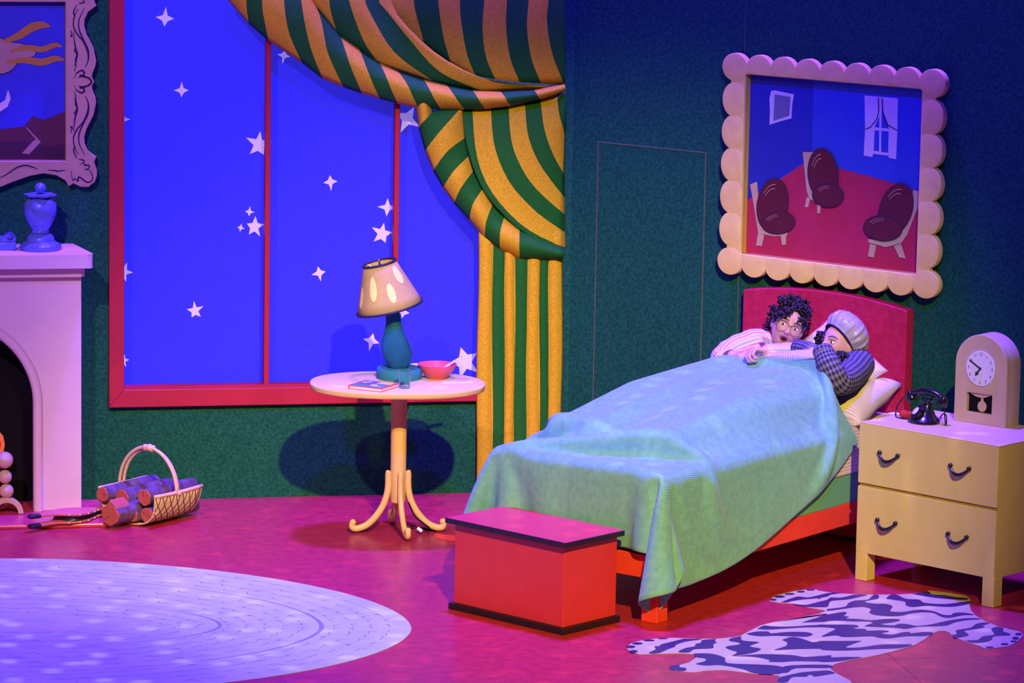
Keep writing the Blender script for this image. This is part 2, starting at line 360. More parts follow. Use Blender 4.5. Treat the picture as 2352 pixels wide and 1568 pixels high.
# ---- back wall with the window opening
KS = (KC-B0)@BD
b = B(); f_ = lambda s, o, z: WB(s, o, z)
for q in ((-5, -1.80, 0, 3.4), (-1.80, .08, 0, .53), (-1.80, .08, 2.72, 3.4), (.08, KS+.05, 0, 3.4)):
    b.box(f_, q[0], q[1], -.05, 0, q[2], q[3])
struct(build('wall_back', b, M['wall'], base=WB(-2, 0, 0)))
b = B(); b.box(WR, 0, 5.5, -.05, 0, 0, 3.4)
wall_right = struct(build('wall_right', b, M['wall'], base=WR(2, 0, 0)))
# ---- flush door and sheet seam in the right wall
def wr_px(x, y, off=0):
    p = onpl(x, y, KC+RN*off, RN)-KC; return p@RD, p[2]
t0, zt = wr_px(1375, 325); t1, _ = wr_px(1616, 600)
door = struct(build('door_1', B().box(WR, t0+.004, t1-.004, 0, .004, .01, zt-.004), M['wall'], base=WR(t0, 0, 0), bev=.002, seg=1))
M['seamline'] = mat('pale_raw_board_edge', (.10, .13, .07), .8)
for q in ((t0-.002, t0+.003, .01, zt), (t1-.003, t1+.002, .01, zt), (t0, t1, zt-.004, zt+.001)):
    build('edge_strip', B().box(WR, q[0], q[1], 0, .005, q[2], q[3]), M['seamline'], door)
ts, _ = wr_px(1695, 700)
build('seam_strip', B().box(WR, ts-.002, ts+.002, 0, .002, .01, 3.3), M['seamline'], wall_right)
# ---- window: frame rails, mullions, starry drop behind
win = thing('window_1', None, None, WB(-.9, 0, .5), BTH); struct(win)
sl, zb = ws(250.5, 936, .04); sli, zbi = ws(285, 895, .04); sr, zt_ = .13, 2.78; fw = sli-sl
def rail(pts): return B().cut([pts], lambda u, v, h: WB(u, h, v), -.05, .045, .004)
build('frame_rail', rail([(sl, zb), (.014, zb), (.014, zbi), (sli, zbi)]), M['frame_red'], win)
build('frame_rail', rail([(sl, zb), (sli, zbi), (sli, zt_-fw), (sl, zt_)]), M['frame_red'], win)
build('frame_rail', B().cut([[(sr, zb), (sr, zt_), (sr-fw, zt_-fw), (sr-fw, zb)]], lambda u, v, h: WB(u, h, v), -.05, .018, .004), M['frame_red'], win)
build('frame_rail', rail([(sl, zt_), (sli, zt_-fw), (sr-fw, zt_-fw), (sr, zt_)]), M['frame_red'], win)
build('sill_ledge', B().box(WB, sli, sr-fw, -.05, .012, zbi-.004, zbi+.010), M['frame_red'], win)
for xm, ym in ((612.5, 700), (911, 420)):
    sm, _ = ws(xm, ym, 0); build('mullion', B().box(WB, sm-.0125, sm+.0125, -.045, .008, zbi-.004, zt_-fw), M['mull_red'], win, bev=.002, seg=1)
sky = struct(build('sky_backdrop', B().box(WB, -2.3, .5, -.15, -.135, .1, 3.2), M['sky'], base=WB(-.9, -.135, .5)))
STARS = [(379, 41, 21, 4, 5), (417, 207, 17, 4, 0), (652, 128, 15, 4, 10), (283, 274, 15, 4, 0), (594, 331, 29, 5, 8), (936, 274, 31, 4, 30), (759, 418, 17, 4, -6), (889, 476, 20, 4, 4),
         (573, 486, 11, 4, 6), (553, 523, 9, 4, 12), (585, 521, 22, 5, 4), (877, 536, 25, 5, 12), (733, 627, 17, 4, -12), (448, 713, 19, 5, -8), (284, 625, 20, 5, 20), (853, 783, 20, 4, 14),
         (283, 828, 14, 5, 10), (1068, 832, 36, 5, -18), (926, 716, 16, 4, 12)]
for x, y, r, n, rot in STARS:
    c = ws(x, y, -.135); R_ = r/458; lp = []
    for k in range(2*n):
        a = pi/2+radians(-rot)+pi*k/n; q = R_*(1 if k % 2 == 0 else (.40 if n == 4 else .45))*(1+.12*sin(k*2.3+x))
        lp.append((c[0]+q*cos(a), c[1]+q*sin(a)*1.08))
    build('star', B().cut([lp], lambda u, v, h: WB(u, h, v), -.136, -.1335), M['star'], sky)

# ================================================================== CURTAIN
cur = thing('curtain', 'big tan and green striped curtain swagged and tied beside the starry window', 'curtain', WB(.25, .05, 0), BTH)
K3 = 860/2107
def loft_lobe(name, lines, base, amp, phase, crop=True, power=.7, ns=15, sub=6):
    res = []
    for ln in lines:
        P = [np.array(((500+x*K3, y*K3) if crop else (x, y)), float) for x, y in ln]
        P = cr(P, 8) if len(P) > 2 else [P[0]+(P[1]-P[0])*t for t in np.linspace(0, 1, 12)]
        L = np.r_[0, np.cumsum([np.linalg.norm(P[i+1]-P[i]) for i in range(len(P)-1)])]; P = np.array(P)
        t = np.linspace(0, L[-1], ns); res.append(np.c_[np.interp(t, L, P[:, 0]), np.interp(t, L, P[:, 1])])
    res = np.array(res); n = len(res); rows = []
    for i in range(n-1):
        for k in range(sub):
            t = k/sub; rows.append((res[i]*(1-t)+res[i+1]*t, i+t))
    rows.append((res[-1], n-1)); b = B(); RR = []
    for q, u in rows:
        r = []
        for j in range(ns):
            s = j/(ns-1); off = base+amp*max(sin(pi*s), 0)**power+.006*sin(pi*u)*sin(pi*s)
            r.append(wb_px(q[j][0], q[j][1], off))
        RR.append(r)
    us = [u for _, u in rows]
    b.loft(RR, uv=lambda i, j: (us[i]+phase, j/(ns-1)))
    o = build(name, b, M['curt'], cur, smooth=True)
    md = o.modifiers.new('thick', 'SOLIDIFY'); md.thickness = .014; md.offset = 0
    return o
loft_lobe('swag_fold', [[(40, -30), (55, -120), (60, -220)], [(180, 130), (160, 0), (150, -220)], [(290, 225), (255, 60), (250, -30), (245, -220)], [(480, 350), (400, 180), (370, 0), (360, -220)],
    [(595, 440), (520, 250), (468, 0), (455, -200)], [(710, 485), (620, 300), (580, 130), (540, 10)], [(815, 520), (740, 350), (682, 200)], [(915, 550), (850, 420), (790, 275)], [(1015, 577), (960, 460), (905, 355)],
    [(1130, 600), (1065, 480), (1010, 405)], [(1255, 608), (1200, 520), (1155, 452)], [(1390, 608), (1330, 540), (1285, 482)], [(1505, 605), (1465, 555), (1430, 513)], [(1650, 588), (1615, 550), (1590, 520)],
    [(1815, 550), (1795, 530), (1780, 514)], [(1955, 505), (1955, 495), (1955, 480)]], .075, .085, 0)
loft_lobe('swag_fold', [[(560, 40), (530, -10), (500, -200)], [(690, 210), (640, 80), (625, 0), (600, -200)], [(915, 362), (820, 220), (738, 0), (710, -200)], [(1240, 468), (1000, 300), (880, 120), (825, 0), (800, -200)],
    [(1520, 519), (1250, 400), (1080, 220), (950, 60), (905, 0), (880, -200)], [(1953, 484), (1750, 472), (1550, 452), (1400, 402), (1250, 322), (1100, 192), (985, 40), (950, -200)]], .055, .06, 0)
loft_lobe('swag_fold', [[(1150, 240), (1040, 120), (960, 20), (930, -200)], [(1165, 245), (1120, 100), (1100, 0), (1085, -200)], [(1315, 355), (1270, 200), (1240, 0), (1235, -200)], [(1455, 432), (1400, 300), (1365, 100), (1360, 0), (1355, -200)],
    [(1572, 463), (1510, 320), (1490, 150), (1500, 0), (1505, -200)], [(1705, 473), (1645, 330), (1620, 150), (1625, 0), (1630, -200)], [(1822, 472), (1765, 330), (1740, 150), (1750, 0), (1755, -200)],
    [(1945, 466), (1880, 300), (1850, 120), (1860, 0), (1865, -200)], [(1955, 460), (1955, 300), (1955, 0), (1955, -200)]], .03, .045, 0)
loft_lobe('tied_swag', [[(1118, 570), (1150, 572), (1195, 575)], [(1138, 720), (1160, 680), (1205, 630)], [(1172, 845), (1250, 740), (1375, 600)], [(1218, 958), (1290, 850), (1392, 770)], [(1272, 1052), (1330, 960), (1412, 872)],
    [(1335, 1138), (1370, 1050), (1436, 958)], [(1420, 1232), (1440, 1140), (1492, 1055)], [(1508, 1337), (1510, 1240), (1544, 1145)], [(1592, 1398), (1590, 1300), (1610, 1215)], [(1702, 1450), (1695, 1370), (1694, 1285)],
    [(1830, 1464), (1835, 1420), (1840, 1362)], [(1940, 1460), (1948, 1430), (1952, 1400)]][:10]+[[(1940, 1460), (1948, 1430), (1952, 1400)]], .045, .075, 0)
loft_lobe('tied_swag', [[(1375, 600), (1388, 750), (1425, 900), (1485, 1045), (1570, 1165), (1690, 1280), (1820, 1360), (1950, 1400)], [(1432, 596), (1440, 760), (1460, 900), (1510, 1035), (1590, 1150), (1700, 1260), (1820, 1335), (1952, 1392)],
    [(1535, 592), (1550, 780), (1590, 920), (1660, 1050), (1780, 1180), (1870, 1250), (1950, 1305)], [(1635, 585), (1650, 790), (1700, 930), (1770, 1040), (1860, 1130), (1948, 1205)], [(1727, 570), (1745, 750), (1790, 880), (1850, 980), (1947, 1112)],
    [(1815, 555), (1835, 720), (1880, 860), (1945, 985)], [(1912, 530), (1925, 650), (1948, 765)], [(1955, 505), (1955, 600), (1955, 700)]], .035, .06, 1)
xt = [1101, 1131, 1160, 1183, 1211, 1240, 1260, 1291]; xb = [1094, 1130, 1157, 1179, 1208, 1238, 1257, 1286]
b = B(); RR = []; uu = []
for i in range(7):
    for k in range(8 if i < 6 else 9):
        t = k/8; x0 = xt[i]*(1-t)+xt[i+1]*t; x1 = xb[i]*(1-t)+xb[i+1]*t; off = .036+.02*sin(pi*t)*(1 if i % 2 == 0 else .55); uu.append(i+t)
        RR.append([wb_px(x0+(x1-x0)*s+1.5*sin(s*9+i*1.7), 530+606.5*s, off) for s in np.linspace(0, 1, 24)])
b.loft(RR, uv=lambda i, j: (uu[i], j/23))
o = build('lower_panel', b, M['curt'], cur, smooth=True); md = o.modifiers.new('thick', 'SOLIDIFY'); md.thickness = .014; md.offset = 0

# ================================================================== SCALLOPED PICTURE ON THE RIGHT WALL
pic = thing('scalloped_picture', 'room painting with three maroon cushions in a scalloped tan frame above headboard', 'picture', WR(1.57, 0, 1.22), atan2(-.6, .8))
ti0, zi1 = 1.070, 2.216; ti1, zi0 = 2.070, 1.336; to0, to1, zo0, zo1 = .945, 2.190, 1.228, 2.312
fr = lambda u, v, h: WR(u, h, v)
def rect(a, c, d, e): return [(a, d), (c, d), (c, e), (a, e)]
build('frame_board', B().cut([rect(to0+.045, to1-.045, zo0+.045, zo1-.045), rect(ti0, ti1, zi0, zi1)], fr, .035, .066, .003), M['tan'], pic)
nb_, ns_ = 9, 7; rx_, rz_ = .0835, .083
cs = []
for k in range(nb_): 
    for z in (zo0+.066, zo1-.066): cs.append((to0+.066+(to1-to0-.132)*k/(nb_-1), z, (to1-to0-.132)/(nb_-1)*.53, .068))
for k in range(1, ns_-1):
    for t in (to0+.066, to1-.066): cs.append((t, zo0+.066+(zo1-zo0-.132)*k/(ns_-1), .068, (zo1-zo0-.132)/(ns_-1)*.53))
for c, z, ra, rb in cs:
    b = B(); prof = [(1.0, .030), (1.0, .0645), (.975, .0668), (.8, .0682), (.5, .0692), (0.0, .0695)]; rows_ = []
    for q, h in prof:
        rows_.append([WR(min(max(c+q*ra*cos(2*pi*j/28), -9), 9) if not (ti0 < c+q*ra*cos(2*pi*j/28) < ti1 and zi0 < z+q*rb*sin(2*pi*j/28) < zi1) else
                        (c+q*ra*cos(2*pi*j/28)), h, z+q*rb*sin(2*pi*j/28)) for j in range(28)])
    # trim to the band outside the opening
    for r in rows_:
        for j, p in enumerate(r):
            d = p-KC; t_, z_ = d@RD, d[2]; h_ = d@RN
            if ti0-.004 < t_ < ti1+.004 and zi0-.004 < z_ < zi1+.004:
                ex = [(abs(t_-ti0), (ti0-.004, z_)), (abs(t_-ti1), (ti1+.004, z_)), (abs(z_-zi0), (t_, zi0-.004)), (abs(z_-zi1), (t_, zi1+.004))]
                t_, z_ = min(ex)[1]; r[j] = WR(t_, h_, z_)
    b.loft(rows_, cu=True, caps=True); build('scallop', b, M['tan'], pic, smooth='auto')
for q in (rect(ti0-.02, ti0, zi0-.02, zi1+.02), rect(ti1, ti1+.02, zi0-.02, zi1+.02), rect(ti0, ti1, zi0-.02, zi0), rect(ti0, ti1, zi1, zi1+.02)):
    build('rebate', B().box(lambda u, v, h: WR(u, h, v), q[0][0], q[1][0], q[0][1], q[2][1], .001, .05), M['ochre'], pic)
# flat painting: a plain room with three cushions on low chairs
def cp(x, y):                                       # picture-crop pixel -> canvas coordinates
    p = onpl(1620+x*.3955, 80+y*.3955, KC+RN*.014, RN)-KC; return p@RD, p[2]
cm = ['p_blue', 'p_blue2', 'p_red', 'p_white', 'p_brown', 'p_tan', 'p_grey', 'ink']
b = B(); b.box(lambda u, v, h: WR(u, h, v), ti0-.01, ti1+.01, zi0-.01, zi1+.01, .002, .012, 0)
lay = [0.0122]
def pp(poly, m, dz=.0004):
    lay[0] += dz; Q = []
    for x, y in poly:
        t, z = cp(x, y); Q.append((min(max(t, ti0-.01), ti1+.01), min(max(z, zi0-.01), zi1+.01)))
    b.flat(Q, fr, lay[0], cm.index(m))
pp([(180, 180), (627, 250), (618, 780), (560, 748), (180, 960)], 'p_blue2')
pp([(160, 960), (570, 748), (740, 765), (1060, 850), (1330, 925), (1330, 1450), (160, 1300)], 'p_red')
pp([(382, 325), (400, 322), (515, 345), (505, 400), (500, 485), (440, 500), (372, 522), (375, 440), (372, 370)], 'p_white')
pp([(402, 345), (495, 360), (488, 470), (395, 500)], 'p_grey')
pp([(925, 352), (1118, 368), (1116, 552), (1108, 722), (1068, 715), (1062, 702), (975, 690), (970, 710), (920, 700), (928, 550)], 'p_white')
pp([(985, 530), (1012, 470), (1022, 420), (1035, 470), (1066, 540), (1062, 685), (978, 672)], 'p_blue')
for q in ([(970, 535), (1075, 545), (1074, 562), (970, 552)], [(1012, 372), (1026, 373), (1022, 690), (1010, 690)]): pp(q, 'p_white')
for q in ([(1008, 365), (1012, 440), (1000, 490), (960, 540), (928, 552), (930, 547), (958, 534), (996, 486), (1006, 440), (1002, 365)], [(1030, 368), (1036, 450), (1062, 520), (1116, 553), (1116, 558), (1056, 524), (1030, 452), (1024, 368)]): pp(q, 'ink')
chairs = [([(262, 868), (302, 852), (320, 1060), (350, 1120), (420, 1150), (480, 1130), (478, 1162), (400, 1170), (308, 1150), (285, 1000)], [(308, 1150), (345, 1160), (330, 1225), (296, 1222)], [(440, 1165), (472, 1160), (470, 1218), (448, 1220)]),
          ([(568, 680), (635, 680), (615, 780), (612, 880), (640, 940), (680, 968), (672, 985), (605, 950), (590, 900)], [(592, 940), (612, 950), (600, 1000), (580, 1000)], [(652, 978), (676, 985), (668, 1038), (652, 1035)]),
          ([(1210, 900), (1248, 908), (1244, 985), (1175, 1160), (1140, 1210), (1050, 1232), (950, 1205), (950, 1185), (1060, 1195), (1130, 1150), (1190, 1020)], [(960, 1212), (996, 1222), (982, 1292), (948, 1286)], [(1098, 1225), (1140, 1212), (1168, 1298), (1130, 1292)])]
def egg(cx, cy, rx, ry, a=0, n=26):
    return [(cx+rx*cos(t)*cos(a)-ry*sin(t)*sin(a), cy+rx*cos(t)*sin(a)+ry*sin(t)*cos(a)) for t in np.linspace(0, 2*pi, n, endpoint=False)]
for c_ in chairs:
    for q in c_: pp(q, 'p_tan')
for blobs in ([(395, 985, 88, 150, .15), (430, 1090, 95, 62, -.1)], [(690, 810, 85, 150, -.1), (720, 930, 88, 66, .1)], [(1115, 1010, 92, 150, .3), (1040, 1120, 110, 70, .1)]):
    for k, q in enumerate(blobs):
        pp(egg(q[0], q[1], q[2]+5, q[3]+5, q[4]), 'ink'); pp(egg(*q), 'p_brown')
        for w_ in (0, .16): pp([(x, y) for x, y in egg(q[0], q[1], q[2]*(.80-w_), q[3]*(.80-w_), q[4], 40)[23:31]]+[(x, y) for x, y in egg(q[0], q[1], q[2]*(.775-w_), q[3]*(.775-w_), q[4], 40)[23:31]][::-1], 'p_tan')
build('canvas', b, [M[k] for k in cm], pic)

# ================================================================== ORNATE PICTURE OVER THE MANTEL
s0, z0 = ws(-150, 188, .06)
pic2 = thing('ornate_picture', 'night hills painting in a curly tan frame above the fireplace', 'picture', WB(s0, 0, z0-.6), BTH)
def c6(x, y, off=.06): return ws(x*.38292, y*.38292, off)
half = [c6(*q) for q in ((566, 490), (552, 515), (556, 540), (572, 580), (578, 612), (562, 690), (522, 768), (506, 820), (508, 860), (530, 905), (578, 940), (565, 972), (582, 1020), (582, 1055), (568, 1092), (530, 1122), (485, 1120), (440, 1100),
                         (412, 1118), (392, 1082), (340, 1052), (262, 1040), (180, 1055), (80, 1090), (0, 1122), (-130, 1165), (-260, 1150), (-392, 1120))]
q4 = [(s-s0, z-z0) for s, z in half]; q4[0] = (q4[0][0], 0.0); q4[-1] = (0, q4[-1][1])
out = q4+[(-x, y) for x, y in q4[-2::-1]]; out = out+[(x, -y) for x, y in out[-2:0:-1]]
ix = ws(147, 200, .06)[0]-s0+.008; iz = z0-ws(140, 369, .06)[1]
f2_ = lambda u, v, h: WB(s0+u, h, z0+v)
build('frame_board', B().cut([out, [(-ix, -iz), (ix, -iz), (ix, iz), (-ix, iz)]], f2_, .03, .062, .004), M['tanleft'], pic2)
for q in ((ix, ix+.02, -iz-.02, iz+.02), (-ix-.02, -ix, -iz-.02, iz+.02), (-ix, ix, -iz-.02, -iz), (-ix, ix, iz, iz+.02)):
    build('rebate', B().box(lambda u, v, h: f2_(u, v, h), q[0], q[1], q[2], q[3], .001, .045), M['ochre'], pic2)
strokes = [[(470, 50), (448, 95), (440, 150), (460, 200), (500, 250), (525, 310), (528, 360), (512, 402)], [(512, 575), (530, 620), (528, 680), (500, 740), (475, 800), (475, 860), (508, 930)], [(424, 180), (432, 210), (424, 215), (436, 222)],
           [(444, 255), (452, 290), (446, 300), (462, 330), (452, 380), (456, 395), (444, 430)], [(444, 582), (458, 610), (452, 622), (464, 655), (452, 700), (446, 740), (442, 790)], [(438, 856), (448, 880), (442, 905), (462, 950)],
           [(442, 470), (460, 440), (490, 425), (505, 440), (498, 455), (530, 468), (548, 490), (530, 512), (478, 525), (500, 530), (508, 545), (490, 560), (452, 540)], [(470, 465), (500, 455), (530, 468)],
           [(505, 1018), (535, 1020), (555, 1055), (548, 1085), (520, 1092), (490, 1070), (470, 1062), (468, 1085), (448, 1070), (436, 1082), (426, 1025)], [(478, 990), (500, 975), (508, 990), (530, 990), (535, 1005), (508, 1018)],
           [(-20, 1075), (40, 1045), (100, 1005), (150, 992), (200, 1003), (225, 1015)], [(285, 1020), (330, 1022), (345, 1026), (395, 1020)], [(470, 22), (500, 15), (508, 5)]]
for st in strokes:
    b = None
    P = cr([np.array([*(np.array(c6(*q))-[s0, z0])]) for q in st], 5); n = len(P); L_ = []; R_ = []
    for i in range(n):
        t = P[min(i+1, n-1)]-P[max(i-1, 0)]; t = t/(np.linalg.norm(t)+1e-9); nn = np.array([-t[1], t[0]]); ww = .0012+.0028*sin(pi*(i+.3)/n)
        L_.append(P[i]+nn*ww); R_.append(P[i]-nn*ww)
    for sx_ in (1, -1):
        for sz_ in (1, -1):
            build('scroll_line', B().loft([[f2_(p[0]*sx_, p[1]*sz_, .0626) for p in L_], [f2_(p[0]*sx_, p[1]*sz_, .0626) for p in R_]]), M['ink'], pic2)
nm = ['n_sky', 'n_hill', 'n_hill2', 'n_ochre', 'n_mauve', 'n_pale', 'ink']; b = B(); b.box(lambda u, v, h: f2_(u, v, h), -ix-.01, ix+.01, -iz-.01, iz+.01, .002, .012, 0); lay = [.0122]
def pn(poly, m):
    lay[0] += .0004; b.flat([(min(max(x-s0, -ix-.01), ix+.01), min(max(z-z0, -iz-.01), iz+.01)) for x, z in (c6(*q, .014) for q in poly)], f2_, lay[0], nm.index(m))
pn([(-1200, 760), (-700, 700), (-300, 790), (0, 775), (140, 760), (200, 695), (260, 720), (390, 670), (420, 670), (420, 970), (-1200, 970)], 'n_hill')
pn([(-1200, 850), (-600, 830), (0, 850), (150, 845), (300, 880), (420, 860), (420, 970), (-1200, 970)], 'n_hill2')
pn([(150, 760), (185, 800), (215, 835), (195, 850), (130, 920), (175, 925), (245, 850), (200, 805), (165, 768)], 'n_mauve')
def cloud(cx, cy, sx_, sy_): return [(cx+sx_*cos(t)*(1+.12*cos(5*t)), cy+sy_*sin(t)*(1+.25*cos(4*t+1))) for t in np.linspace(0, 2*pi, 50, endpoint=False)]
pn(cloud(-60, 320, 250, 106), 'ink'); pn(cloud(-60, 320, 245, 101), 'n_mauve')
def wisp(pts, wmax):
    P = cr([np.array(p, float) for p in pts], 6); n = len(P); A_, B_ = [], []
    for i in range(n):
        t = P[min(i+1, n-1)]-P[max(i-1, 0)]; t /= np.linalg.norm(t)+1e-9; w_ = wmax*sin(pi*(.06+.94*i/n))**.7; A_.append(tuple(P[i]+np.array([-t[1], t[0]])*w_)); B_.append(tuple(P[i]-np.array([-t[1], t[0]])*w_))
    pn(A_+B_[::-1], 'n_ochre')
wisp([(20, 250), (110, 215), (190, 165), (250, 150), (300, 158)], 26); wisp([(60, 310), (160, 285), (250, 296), (330, 270), (372, 282)], 18); wisp([(40, 372), (150, 362), (250, 372), (330, 352), (385, 360)], 22)
pn([(-260, 640), (-150, 700), (-30, 690), (45, 640), (64, 590), (48, 535), (30, 600), (-20, 632), (-120, 640)], 'n_pale')
build('canvas', b, [M[k] for k in nm], pic2)

# ================================================================== FIREPLACE
sc_, za = ws(-117, 932, .3); sR = -2.013; ar = .41; HZ = .02
fp = thing('fireplace', 'lilac painted fireplace with black arched opening below the ornate picture', 'fireplace', WB(sc_, 0, 0), BTH)
fw_ = sR-sc_
arch = [(sc_+ar, HZ)]+[(sc_+ar*cos(a), za+ar*sin(a)) for a in np.linspace(0, pi, 40)]+[(sc_-ar, HZ)]
build('chimneypiece', B().cut([[(sc_-fw_, HZ), (sc_-fw_, 1.20), (sR, 1.20), (sR, HZ)]+arch], lambda u, v, h: WB(u, h, v), .22, .30, .004).box(WB, sR-.03, sR, 0, .22, HZ, 1.2).box(WB, sc_-fw_, sc_-fw_+.03, 0, .22, HZ, 1.2), M['lilac'], fp)
b = B(); mo = [WB(sc_+(ar+.02)*1, .303, z) for z in np.linspace(HZ+.001, za, 14)]+[WB(sc_+(ar+.02)*cos(a), .303, za+(ar+.02)*sin(a)) for a in np.linspace(0, pi, 44)[1:]]+[WB(sc_-ar-.02, .303, z) for z in np.linspace(za, HZ+.001, 14)[1:]]
b.tube(mo, .024, 12, up=BN); build('arch_moulding', b, M['lilac'], fp, smooth='auto')
def shelf(name, s1, o1, za_, zb_, ch, bev):
    lp = [(2*sc_-s1+ch, .0), (2*sc_-s1, o1-.03), (2*sc_-s1+.02, o1), (s1-.02, o1), (s1, o1-.03), (s1-ch, 0)]
    build(name, B().cut([lp], lambda u, v, h: WB(u, v, h), za_, zb_, 0), M['lilac'], fp, bev=bev, seg=4)
shelf('cornice', -1.998, .345, 1.185, 1.237, .03, .006); shelf('mantel_shelf', -1.962, .41, 1.236, 1.303, .07, .018)
b = B().box(WB, sc_-.6, sc_+.6, .015, .03, HZ, 1.1).box(WB, sc_-.47, sc_-.455, .03, .22, HZ, 1.05).box(WB, sc_+.455, sc_+.47, .03, .22, HZ, 1.05).box(WB, sc_-.47, sc_+.47, .03, .22, 1.05, 1.06)
build('firebox', b, M['black'], fp)
M['hearth'] = mat('crimson_hearth_paint', (.60, .05, .10), .3, .5, noise=.1, ns=14)
hearth = build('hearth', B().box(WB, 2*sc_+1.905, -1.905, .05, .625, 0, HZ), M['hearth'], base=WB(sc_, .3, 0), bev=.006)
tag(hearth, 'low crimson hearth slab under the lilac fireplace', 'hearth')
# andiron with three balls, and a painted flame behind it
pa = onz(15, 1180, HZ); a_s = (pa-B0)@BD; a_o = (pa-B0)@BN
and_ = thing('andiron', 'pale wooden andiron of three stacked balls on an arched foot', 'andiron', WB(a_s, a_o, HZ), BTH)
lp = [(a_s+.082*cos(a), HZ+.002+.082*sin(a)) for a in np.linspace(0, pi, 24)]+[(a_s+.056*cos(a), HZ+.002+.056*sin(a)) for a in np.linspace(pi, 0, 24)]
build('arched_foot', B().cut([lp], lambda u, v, h: WB(u, a_o+h, v), -.022, .022, .004), M['wood'], and_, smooth='auto')
for x, y, r in ((14.6, 1127, 16.6), (11.6, 1094.5, 15.8), (10.7, 1056, 19.5)):
    p = wb_px(x, y, a_o); build('ball', B().ell(p, r/466, 28), M['wood'], and_, smooth=True)
build('log_bar', B().tube([WB(a_s, a_o-.02, HZ+.07), WB(a_s, a_o-.20, HZ+.07)], .010, 8), M['black'], and_)
o_f = a_o-.08
fl = thing('painted_flame', 'red and orange cut-out flame behind the andiron in the fireplace', 'flame', WB(a_s-.05, o_f, HZ), BTH)
def flm(pts, h0, h1, m, nm_): build(nm_, B().cut([[ws(x, y, o_f) for x, y in pts]], lambda u, v, h: WB(u, o_f+h, v), h0, h1, .002), m, fl)
flm([(11, 1020), (8, 1035), (-2, 1060), (-5, 1100), (-20, 1168), (-130, 1168), (-140, 1090), (-110, 1030), (-80, 1060), (-60, 990), (-30, 1040), (0, 992), (7, 1000)], 0, .012, M['flame'], 'flame_rim')
flm([(3, 1018), (-2, 1034), (-12, 1060), (-20, 1100), (-30, 1160), (-110, 1160), (-122, 1095), (-106, 1050), (-80, 1085), (-60, 1020), (-30, 1062), (-2, 1004)], .012, .016, M['flamer'], 'flame_core')

# ---- blue lidded jar on the mantel
vs, _ = ws(93, 570, .22); vz = 1.303; vc = WB(vs, .22, vz)
jar = thing('lidded_jar', 'blue glazed jar with ball knob lid on the mantel shelf', 'jar', vc, BTH)
u = 1/461.0
def lat(prof, wob=None, n=40): return B().lathe([(r*u, z*u) for r, z in prof], vc, n, wob=wob)
build('foot_base', lat([(46, 0), (47, 5), (46, 11), (40, 16), (33, 20), (31, 21)], wob=lambda a, z: 1+.02*cos(9*a)), M['bluegl'], jar, smooth='auto')
build('foot_ring', lat([(31, 20), (31, 26), (27, 33), (22, 37), (19.5, 38)]), M['bluegl'], jar, smooth='auto')
build('body', lat([(19, 38), (21, 41), (19, 43.5), (19, 46), (24, 55), (30, 66), (35, 80), (36.5, 92), (35, 104), (30, 113), (24, 117), (20, 118)]), M['bluegl'], jar, smooth=True)
build('petal_collar', lat([(12, 118), (24, 119), (31, 121), (34, 124), (34, 126), (30, 126), (20, 125), (8, 127)], wob=lambda a, z: 1+.10*cos(6*a+.6), n=60), M['bluegl'], jar, smooth='auto')
build('knob', B().ell(vc+ZV*139*u, 12.5*u, 24), M['bluegl'], jar, smooth=True)
for k in range(9):
    a0 = 2*pi*k/9; P = [vc+np.array([(47.2-3*abs(t))*u*cos(a0+t*.24), (47.2-3*abs(t))*u*sin(a0+t*.24), (5+10*t*t)*u]) for t in np.linspace(-1, 1, 7)]
    build('glaze_swag', B().tube(P, .0016, 5), M['navy'], jar)
# ---- carved blue base of an ornament at the picture edge
os_, _ = ws(-20, 570, .20); oc = WB(os_, .2, 1.303)
orn = thing('mantel_ornament', 'blue carved ornament with a scroll end at the left of the mantel', 'ornament', oc, BTH)
fo = lambda s, o_, z: WB(os_+s, .2+o_, 1.303+z)
build('plinth', B().box(fo, -.26, .118, -.045, .045, 0, .038), M['bluegl'], orn, bev=.005)
P = [fo(.085+(.030-.0045*t)*cos(pi*.9-t), 0, .062+(.026-.004*t)*sin(pi*.9-t)) for t in np.linspace(0, 5.5, 26)]
build('scroll', B().cut([[(os_+.045, 1.338), (os_+.116, 1.338), (os_+.118, 1.36), (os_+.108, 1.378), (os_+.09, 1.384), (os_+.07, 1.378), (os_+.055, 1.366)]], lambda u_, v_, h: WB(u_, .2+h, v_), -.035, .035, .004), M['bluegl'], orn)
build('carved_line', B().tube([p+BN*.038 for p in P], .003, 6), M['navy'], orn)
build('wing', B().cut([[(os_-.2, 1.338), (os_+.06, 1.338), (os_+.058, 1.36), (os_+.03, 1.382), (os_+.02, 1.415), (os_-.03, 1.375), (os_-.2, 1.39)]], lambda u_, v_, h: WB(u_, .2+h, v_), -.028, .028, .004), M['bluegl'], orn)

# ================================================================== BELLOWS
hz = HZ; bh = onz(70, 1204, hz+.02); bt = onz(245, 1168, hz+.03); ba = bt-bh; ba[2] = 0; bl_ = np.linalg.norm(ba); ba /= bl_; bb_ = np.array([-ba[1], ba[0], 0])
bel = thing('bellows', 'salmon and black leather fire bellows lying on the hearth beside the log basket', 'bellows', np.array([bh[0], bh[1], hz]), atan2(ba[1], ba[0]))
fb = lambda x, y, z: np.array([bh[0], bh[1], hz])+ba*x+bb_*y+ZV*z
tear = [(.0, .018), (.10, .020), (.15, .028), (.19, .06), (.24, .082), (.30, .075), (.36, .05), (.40, .028), (bl_-.02, .016)]
lp = [(x, y) for x, y in tear]+[(x, -y) for x, y in tear[::-1]]
tl = lambda x, y, z: fb(x, y, z+max(0, .020*(1-x/.42))+.006)
build('board', B().cut([lp], lambda u_, v_, h: fb(u_, v_, h), .004, .016, .003), M['salmon'], bel)
